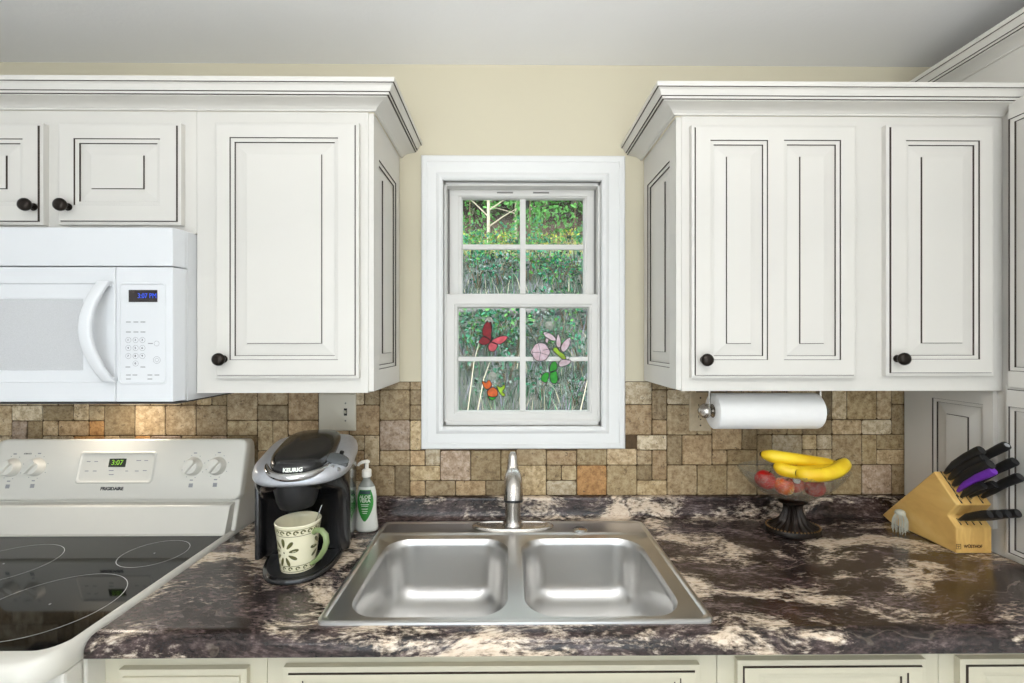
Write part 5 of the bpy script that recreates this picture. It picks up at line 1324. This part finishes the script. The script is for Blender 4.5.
# ------------------------------------------------------------------ sun catchers on the lower sash
SO = Vector((450, 300, 0)); SK = 854 / 150.0
def sc_(x, y): return (450 + x / SK, 300 + y / SK)
def smooth_loop(pts, n=4):
    out = []; N = len(pts)
    for i in range(N):
        p0, p1, p2, p3 = [Vector(pts[(i + k) % N]) for k in (-1, 0, 1, 2)]
        for j in range(n):
            t = j / n; out.append(tuple(0.5 * ((2 * p1) + (p2 - p0) * t + (2 * p0 - 5 * p1 + 4 * p2 - p3) * t * t + (3 * p1 - p0 - 3 * p2 + p3) * t ** 3)))
    return out
def piece(parent, name, pts, m, dy, th=0.003, closed_smooth=True):
    loop = smooth_loop(pts) if closed_smooth else pts
    w = [at(*sc_(*p), dy) for p in loop]
    mb = MB(); mb.prism([(p.x, p.z) for p in w], lambda x, z: (x, -dy, z), lambda x, z: (x, -dy - th, z))
    o = mb.build(name, m, parent, weld=False)
    mb = MB(); pts3 = [(p.x, -dy - th, p.z) for p in w]; pts3.append(pts3[0]); pts3.append(pts3[1])
    mb.tube(pts3, 0.0013, 6); mb.build('lead_outline', 'outline_black', o, weld=False)
    return o
def line(parent, name, pts, dy, r=0.0009, m='outline_black'):
    w = [at(*sc_(*p), dy) for p in pts]; mb = MB(); mb.tube([(p.x, -dy - 0.004, p.z) for p in w], r, 6); return mb.build(name, m, parent, weld=False)
def cup(parent, x, y, dy0=-0.034, dy1=-0.027):
    p = at(*sc_(x, y), dy0); mb = MB()
    mb.lathe([(0.0155, 0.0002), (0.0145, 0.0015), (0.008, 0.004), (0.004, 0.006), (0.0045, 0.010), (0.002, 0.0115)], lambda a, c, n: (p.x + a, -dy0 - n, p.z + c), 20)
    return plabel(mb.build('suction_cup', 'soap_clear', parent, smooth=60), 'clear suction cup')
c = at(*sc_(232, 230), -0.03)
bf = thing('butterfly_suncatcher', (c.x, 0.030, c.z), 'red and pink stained glass butterfly hanging in the lower sash', 'suncatcher')
piece(bf, 'upper_wing', [(205, 128), (226, 120), (238, 145), (236, 190), (232, 232), (214, 215), (190, 205), (186, 165)], 'sg_red', -0.031)
piece(bf, 'small_wing', [(190, 206), (214, 216), (232, 236), (206, 254), (178, 253), (164, 236)], 'sg_red', -0.031)
piece(bf, 'lower_wing', [(236, 238), (262, 216), (308, 203), (328, 213), (304, 242), (272, 252)], 'sg_pink', -0.031)
piece(bf, 'tail_wing', [(234, 240), (270, 253), (264, 278), (246, 293), (224, 288), (218, 264)], 'sg_pink', -0.031)
line(bf, 'butterfly_body', [(216, 262), (228, 240), (240, 222)], -0.031, 0.0022)
line(bf, 'antenna', [(236, 225), (242, 190), (236, 160), (226, 128), (215, 118)], -0.031)
cup(bf, 223, 122)
c = at(*sc_(245, 520), -0.03)
ob = thing('flower_suncatcher', (c.x, 0.030, c.z), 'small orange flower suncatcher with a yellow-green bird in the lower sash', 'suncatcher')
piece(ob, 'petal', [(182, 460), (204, 470), (222, 456), (238, 478), (226, 502), (204, 506), (190, 488)], 'sg_orange', -0.031)
piece(ob, 'blossom', [(214, 516), (244, 496), (270, 515), (268, 545), (242, 552), (218, 545)], 'sg_orange', -0.031)
piece(ob, 'leaf', [(216, 546), (242, 553), (264, 549), (246, 570), (228, 564)], 'sg_green', -0.031)
piece(ob, 'bird', [(268, 488), (288, 496), (310, 480), (313, 500), (300, 520), (316, 540), (300, 547), (280, 524)], 'sg_lime', -0.031)
cup(ob, 240, 432); line(ob, 'hanger', [(240, 432), (232, 480), (240, 500)], -0.033, 0.0005)
c = at(*sc_(580, 290), -0.03)
hb = thing('hummingbird_suncatcher', (c.x, 0.028, c.z), 'hummingbird at pink flowers stained glass suncatcher in front of the lower sash muntin', 'suncatcher')
D2 = -0.0265
fl = piece(hb, 'round_flower', [(515 + 52 * math.cos(2 * PI * k / 12) * (1 + 0.06 * math.cos(k * PI)), 296 + 52 * math.sin(2 * PI * k / 12)) for k in range(12)], 'sg_palepink', D2)
for k in range(4): line(fl, 'petal_line', [(515, 300), (515 + 48 * math.cos(k * 1.35 + 0.4), 296 + 48 * math.sin(k * 1.35 + 0.4))], D2 + 0.0005, 0.0007)
piece(hb, 'flower_bud', [(530, 186), (556, 184), (590, 205), (604, 228), (585, 232), (548, 214)], 'sg_palepink', D2)
piece(hb, 'bud_base', [(548, 216), (562, 224), (554, 246), (542, 236)], 'sg_palepink', D2)
piece(hb, 'bird_body', [(584, 282), (604, 268), (622, 290), (648, 308), (660, 334), (640, 336), (612, 312)], 'sg_lime', D2)
piece(hb, 'bird_wing', [(606, 262), (604, 230), (616, 192), (631, 235), (626, 270)], 'sg_palepink', D2)
piece(hb, 'bird_wing', [(630, 272), (648, 236), (682, 212), (686, 240), (668, 278), (644, 296)], 'sg_palepink', D2)
piece(hb, 'bird_tail', [(640, 338), (686, 345), (672, 368), (628, 380), (618, 362)], 'sg_palepink', D2)
line(hb, 'beak', [(528, 286), (560, 280), (588, 280)], D2)
piece(hb, 'leaf', [(568, 408), (574, 362), (600, 350), (611, 385), (592, 406)], 'sg_green', D2)
piece(hb, 'leaf', [(560, 414), (532, 418), (518, 452), (545, 470), (560, 444)], 'sg_green', D2)
piece(hb, 'leaf', [(570, 414), (604, 405), (613, 450), (600, 475), (574, 464)], 'sg_green', D2)
line(hb, 'wire_ring', [(540, 410), (505, 380), (475, 340), (468, 290)], D2); line(hb, 'wire_ring', [(540, 195), (580, 178), (630, 182), (670, 205), (688, 260), (682, 320), (670, 346)], D2)
cup(hb, 565, 145); line(hb, 'hanger', [(565, 145), (562, 184)], -0.031, 0.0006)

# ------------------------------------------------------------------ outside: bank, plants and trees
ro = random.Random(11)
GP = [(0.25, 0.45), (1.0, 0.72), (2.0, 1.22), (3.2, 1.92), (4.6, 2.66), (5.4, 2.95), (7.0, 3.25), (9.0, 4.6), (14.0, 8.6)]
def gz_(x, y):
    for (y0, z0), (y1, z1) in zip(GP, GP[1:]):
        if y <= y1: t = (y - y0) / (y1 - y0); z = z0 + (z1 - z0) * t; break
    return z + 0.10 * mnoise.noise(Vector((x * 0.8, y * 0.8, 0.3))) * min(1, y / 1.5) + 0.03 * mnoise.noise(Vector((x * 3, y * 3, 1.7)))
def grid(x0, x1, y0, y1, nx, ny):
    mb = MB(); vs = [(x0 + (x1 - x0) * i / nx, y0 + (y1 - y0) * j / ny) for j in range(ny + 1) for i in range(nx + 1)]
    mb.add([(x, y, gz_(x, y)) for x, y in vs], [(j * (nx + 1) + i, j * (nx + 1) + i + 1, (j + 1) * (nx + 1) + i + 1, (j + 1) * (nx + 1) + i) for j in range(ny) for i in range(nx)])
    return mb
g1 = grid(-6, 6, 0.25, 5.6, 80, 40).build('ground_bank', 'bank_soil', None, smooth=80); g1['kind'] = 'structure'
g2 = grid(-9, 9, 5.55, 14, 50, 26).build('ground_slope', 'forest_floor', None, smooth=80); g2['kind'] = 'structure'
def blades(name, n, y0, y1, h0, h1, m, mi, label, dens=None):
    mb = MB(); k = 0
    while k < n:
        y = ro.uniform(y0, y1); hw = 0.5 + 0.30 * (y + 1.6); x = ro.uniform(-hw, hw)
        if dens and ro.random() > dens(x, y): continue
        z = gz_(x, y) - 0.01; h = ro.uniform(h0, h1); a = ro.uniform(0, 2 * PI); w = 0.0018 + 0.0050 * ro.random() ** 2; ln = ro.uniform(0.1, 0.75) * h; b_ = ro.uniform(0, 2 * PI)
        dx, dy = w * math.cos(a), w * math.sin(a); tx, ty = ln * math.cos(b_), ln * math.sin(b_)
        mb.add([(x - dx, y - dy, z), (x + dx, y + dy, z), (x + dx * 0.6 + tx * 0.35, y + dy * 0.6 + ty * 0.35, z + h * 0.6), (x - dx * 0.6 + tx * 0.35, y - dy * 0.6 + ty * 0.35, z + h * 0.6), (x + tx, y + ty, z + h)], [(0, 1, 2, 3), (3, 2, 4)], ro.choice(mi)); k += 1
    o = mb.build(name, m, None, weld=False); return tag(o, label, 'grass', kind='stuff')
blades('grass', 9500, 1.0, 4.9, 0.05, 0.22, ['grass_blade', 'leaf_teal', 'leaf_grey', 'straw', 'stem_violet', 'leaf_deep'], (0, 1, 2, 3, 4, 4, 5, 5, 5), 'grey-green grass covering the bank outside the window')
blades('grass', 6000, 4.5, 6.6, 0.06, 0.17, ['grass_sunny', 'leaf_yellow', 'straw'], (0, 0, 1, 2), 'yellow-green grass with sunlight in its colour along the top of the bank outside')
def leafq(mb, p, s, d, mi=0):
    d = d.normalized(); a = d.cross(Vector((ro.uniform(-1, 1), ro.uniform(-1, 1), ro.uniform(-1, 1)))).normalized(); nn = a.cross(d)
    mb.add([tuple(p), tuple(p + d * s * 0.35 + a * s * 0.30), tuple(p + d * s * 0.75 + a * s * 0.22 - nn * s * 0.04), tuple(p + d * s - nn * s * 0.12), tuple(p + d * s * 0.75 - a * s * 0.22 - nn * s * 0.04), tuple(p + d * s * 0.35 - a * s * 0.30)], [(0, 1, 2, 3), (0, 3, 4, 5)], mi)
def foliage(mb, cx, cy, cz, rx, ry, rz, n, s, nm=1):
    for k in range(n):
        while True:
            v = Vector((ro.uniform(-1, 1), ro.uniform(-1, 1), ro.uniform(-1, 1)))
            if 0.12 < v.length < 1: break
        p = Vector((cx + v.x * rx, cy + v.y * ry, cz + v.z * rz)); leafq(mb, p, s * ro.uniform(0.6, 1.3), v + Vector((ro.uniform(-.6, .6), ro.uniform(-.6, .6), ro.uniform(-.5, .2))), ro.randrange(nm))
def make_shrub(r, h, n, s, leafm):
    t = thing('shrub', (0, 0, 0), 'leafy green shrub growing on the bank outside the window', 'shrub', 'shrubs on the bank outside the window')
    mb = MB(); foliage(mb, 0, 0, h * 0.58, r, r, h * 0.46, n, s, len(leafm)); mb.build('leaves', leafm, t, weld=False)
    mb = MB()
    for k in range(5):
        a = ro.uniform(0, 2 * PI); mb.tube([(0, 0, -0.05), (r * 0.3 * math.cos(a), r * 0.3 * math.sin(a), h * 0.45), (r * 0.7 * math.cos(a), r * 0.7 * math.sin(a), h * 0.8)], [0.008, 0.005, 0.003], 5)
    mb.build('stems', 'bark_brown', t, weld=False)
    return t
def copy_tree(o, parent=None):
    c = o.copy(); COL.objects.link(c); c.parent = parent
    for ch in list(o.children): copy_tree(ch, c)
    return c
protos = [make_shrub(0.24, 0.40, 230, 0.042, ['leaf_teal', 'leaf_deep', 'leaf_green']), make_shrub(0.17, 0.30, 130, 0.036, ['leaf_teal', 'leaf_deep', 'leaf_grey']), make_shrub(0.30, 0.55, 200, 0.062, ['leaf_green', 'leaf_green', 'leaf_teal']), make_shrub(0.22, 0.36, 120, 0.060, ['leaf_yellow', 'grass_sunny', 'leaf_green'])]
usedp = set()
def put(i, x, y, s=1.0, up=0.0):
    o = protos[i] if i not in usedp else copy_tree(protos[i]); usedp.add(i)
    o.location = (x, y, gz_(x, y) - 0.02 + up); o.rotation_euler = (0, 0, ro.uniform(0, 6)); o.scale = (s, s, s)
def ground_hit(px, py):
    r_ = ray(px, py); t = 1.6
    while t < 16:
        q = Vector(CAM) + r_ * t
        if q.y > 0.3 and q.z < gz_(q.x, q.y): return q
        t += 0.02
    return q
for (i, px, py, s) in ((0, 470, 352, 1.0), (0, 492, 355, 0.9), (0, 508, 350, 1.0), (1, 480, 344, 1.0), (1, 500, 340, 1.0), (1, 515, 362, 0.9), (0, 565, 322, 0.8), (1, 544, 318, 1.0), (1, 585, 330, 1.0), (1, 535, 340, 0.9), (0, 560, 352, 0.75), (1, 580, 372, 0.9),
                       (1, 470, 372, 0.9), (1, 508, 385, 0.8), (1, 490, 402, 0.7), (1, 540, 400, 0.75), (1, 575, 404, 0.7), (2, 468, 268, 0.8), (2, 486, 262, 0.7), (0, 528, 282, 1.2), (0, 545, 270, 1.0), (0, 575, 275, 1.1), (1, 500, 284, 1.2), (0, 560, 288, 0.9), (1, 478, 288, 1.3), (1, 586, 288, 1.2), (1, 512, 268, 1.2)):
    q = ground_hit(px, py); put(i, q.x, q.y, s)
for (i, px, y, s) in ((2, 464, 5.6, 0.8), (3, 480, 5.9, 0.9), (3, 497, 5.5, 0.8), (3, 510, 5.8, 0.8), (2, 528, 5.7, 0.95), (3, 540, 5.9, 0.8), (3, 556, 5.5, 0.7), (3, 570, 6.0, 0.9), (2, 588, 5.9, 0.8), (2, 505, 6.2, 0.8), (3, 450, 5.6, 1.1), (2, 604, 5.8, 1.1)):
    put(i, X(px, -y), y, s)
# trees beyond the crest
def trunk_tree(px, y, h, r, lean, branches, m, leafn, label, crown_z, crown_r, leafm, s=0.09):
    x = X(px, -y); z0 = gz_(x, y) - 0.05
    t = thing('tree', (x, y, z0), label, 'tree', 'trees beyond the bank')
    mb = MB(); mb.tube([(x, y, z0), (x + lean * h * 0.3, y, z0 + h * 0.35), (x + lean * h * 0.8, y, z0 + h * 0.7), (x + lean * h, y, z0 + h)], [r, r * 0.8, r * 0.6, r * 0.3], 8); tr = mb.build('trunk', m, t, smooth=60)
    for (f_, dx, dz) in branches:
        bx_ = x + lean * h * f_; mb = MB(); mb.tube([(bx_, y, z0 + h * f_), (bx_ + dx * 0.5, y - 0.05, z0 + h * f_ + dz * 0.55), (bx_ + dx, y - 0.1, z0 + h * f_ + dz)], [r * 0.45, r * 0.35, r * 0.2], 6); mb.build('branch', m, t, smooth=60)
    if leafn:
        mb = MB(); foliage(mb, x + lean * h * 0.8, y + 0.2, z0 + crown_z, crown_r, crown_r * 0.7, crown_r * 0.9, leafn, s); mb.build('crown', leafm, t, weld=False)
trunk_tree(488.5, 6.4, 3.6, 0.03, 0.0, [(0.17, -0.5, 0.42), (0.20, 0.45, 0.25), (0.12, 0.5, 0.30), (0.24, -0.35, 0.3)], 'bark_pale', 260, 'slender pale trunk tree with forked branches behind the left of the upper sash', 2.9, 1.1, 'leaf_green')
trunk_tree(516, 6.9, 3.8, 0.026, 0.0, [(0.18, -0.45, 0.1), (0.14, 0.4, 0.3)], 'bark_pale', 260, 'slender pale trunk tree seen beside the upper sash muntin', 3.2, 1.0, 'leaf_green')
for k, (px, y, cr) in enumerate(((455, 8.5, 1.7), (490, 9.2, 1.8), (525, 8.8, 1.7), (560, 9.4, 1.8), (595, 8.6, 1.7), (420, 9.5, 1.9), (630, 9.5, 1.9), (475, 11.5, 2.2), (540, 12.0, 2.2), (600, 11.5, 2.2))):
    trunk_tree(px, y, 4.5, 0.09, ro.uniform(-0.05, 0.05), [], 'log_grey', 650, 'dark leafy woodland tree beyond the bank', 1.3 + 0.5 * (k % 2), cr, 'leaf_dark', 0.26)
for k, (px, y, cr) in enumerate(((545, 6.6, 0.6), (575, 6.9, 0.7), (470, 6.8, 0.6), (530, 6.3, 0.45))):
    trunk_tree(px, y, 1.3, 0.02, 0.0, [], 'bark_brown', 260, 'bright green sapling at the top of the bank', 0.9, cr, 'leaf_green', 0.085)
lg0, lg1 = ground_hit(452, 316), ground_hit(602, 313)
mb = MB(); N = 10
mb.tube([(lg0.x + (lg1.x - lg0.x) * k / N, lg0.y + (lg1.y - lg0.y) * k / N, 0.03 + gz_(lg0.x + (lg1.x - lg0.x) * k / N, lg0.y + (lg1.y - lg0.y) * k / N)) for k in range(N + 1)], [0.06 * (1 - 0.04 * k) for k in range(N + 1)], 10)
tag(mb.build('fallen_log', 'log_grey', None, smooth=70), 'grey fallen log lying across the bank outside', 'log')
for (p0, p1, lab_) in (((466, 411, ), (484, 378), 'pale bent twig crossing the pane below the butterfly'), ((567, 412), (588, 378), 'pale bent twig crossing the pane below the hummingbird'), ((459, 380), (474, 362), 'short pale twig at the edge of the pane below the butterfly')):
    a = at(p0[0], p0[1], -1.15); b2 = at(p1[0], p1[1], -1.35)
    a.z = min(a.z, gz_(a.x, a.y) - 0.0) if a.z > gz_(a.x, a.y) else a.z
    mb = MB(); mb.tube([tuple(a), tuple((a + b2) / 2 + Vector((0.01, 0, 0.012))), tuple(b2), tuple(b2 + (b2 - a) * 0.25 + Vector((0.01, 0, -0.02)))], [0.0045, 0.004, 0.003, 0.0015], 6)
    tag(mb.build('twig', 'twig_pale', None, smooth=60), lab_, 'twig')

# ------------------------------------------------------------------ lights
def area(name, loc, rot, sx, sy, power, col):
    l = bpy.data.lights.new(name, 'AREA'); l.shape = 'RECTANGLE'; l.size = sx; l.size_y = sy; l.energy = power; l.color = col
    o = bpy.data.objects.new(name, l); COL.objects.link(o); o.location = loc; o.rotation_euler = rot; return o
LAMPS = ((-0.98, -2.05), (0.95, -2.05))  # unseen lamps, sides follow cast shadows; pendants hung low to brighten the ceiling
for k, (x, y) in enumerate(LAMPS):
    t = thing('unseen_pendant', (x, y, CEIL), ('unseen round white globe pendant lamp on the range side of the room', 'unseen round white globe pendant lamp on the pantry side of the room')[k], 'light')
    GZ = CEIL - 0.70
    mb = MB(); mb.lathe([(0.065, -0.0005), (0.065, -0.012), (0.03, -0.03), (0.006, -0.034)], lambda a, c, z: (x + a, y + c, CEIL + z), 32); mb.build('ceiling_rose', 'trim_paint', t, smooth=40)
    mb = MB(); mb.tube([(x, y, CEIL - 0.03), (x, y, GZ + 0.125)], 0.004, 8); mb.build('cord', 'black_matte', t)
    mb = MB(); mb.lathe([(0.03, 0.10), (0.03, 0.13), (0.01, 0.145)], lambda a, c, z: (x + a, y + c, GZ + z), 24); mb.build('lamp_cap', 'nickel', t, smooth=40)
    mb = MB(); mb.lathe([(max(0.001, 0.115 * math.sin(PI * j / 20)), -0.115 * math.cos(PI * j / 20)) for j in range(21)], lambda a, c, z: (x + a, y + c, GZ + z), 32); mb.build('globe_shade', 'globe_glow_' + 'ab'[k], t, smooth=60)
t = thing('added_uplighter', (0.1, -2.15, 0), 'tall unseen uplighter added behind the camera to brighten the ceiling', 'lamp')  # out-of-view lamp added to bounce light off the ceiling
mb = MB(); mb.lathe([(0.14, 0.001), (0.14, 0.012), (0.02, 0.03), (0.013, 0.06), (0.013, 1.70), (0.03, 1.72)], lambda a, c, z: (0.1 + a, -2.15 + c, z), 28); mb.build('stand', 'black_matte', t, smooth=40)
mb = MB(); mb.lathe([(0.03, 1.71), (0.12, 1.75), (0.17, 1.80), (0.166, 1.80), (0.11, 1.758), (0.02, 1.725)], lambda a, c, z: (0.1 + a, -2.15 + c, z), 36); mb.build('shade', 'silver', t, smooth=40)
area('ceiling_fill', (0.1, -2.15, 1.79), (math.radians(180), 0, 0), 0.22, 0.22, LUP, (1.0, 0.985, 0.965))
area('opening_fill', (-0.1, YF + 0.02, 1.1), (math.radians(90), 0, 0), 2.3, 2.0, LFILL, (1.0, 0.975, 0.935))  # added fill panel standing in the invented opening behind the camera
area('hood_bulb', (hl.x, -0.12, mz0 - 0.010), (math.radians(-18), 0, 0), 0.11, 0.07, LHOOD, (1.0, 0.86, 0.70))
s = bpy.data.lights.new('sun', 'SUN'); s.energy = LSUN; s.angle = math.radians(2); s.color = (1.0, 0.95, 0.86)
so = bpy.data.objects.new('sun', s); COL.objects.link(so); so.rotation_euler = Vector((0.45, 0.35, -0.82)).to_track_quat('-Z', 'Y').to_euler()
w = bpy.data.worlds.new('sky'); w.use_nodes = True; SC.world = w
wb = w.node_tree.nodes['Background']; wb.inputs[0].default_value = (0.80, 0.92, 1.0, 1); wb.inputs[1].default_value = LSKY

cam = bpy.data.cameras.new('camera'); cam.lens = 16.0; cam.sensor_width = 36.0; cam.sensor_fit = 'HORIZONTAL'; cam.clip_start = 0.05; cam.clip_end = 200
co = bpy.data.objects.new('camera', cam); COL.objects.link(co); co.location = CAM; co.rotation_euler = (math.radians(90), 0, -YAW)
SC.camera = co
vs = SC.view_settings
SC.display_settings.display_device = 'sRGB'
vs.view_transform = 'Standard'; vs.look = 'None'; vs.exposure = EXPO; vs.gamma = 1.0; vs.use_curve_mapping = False
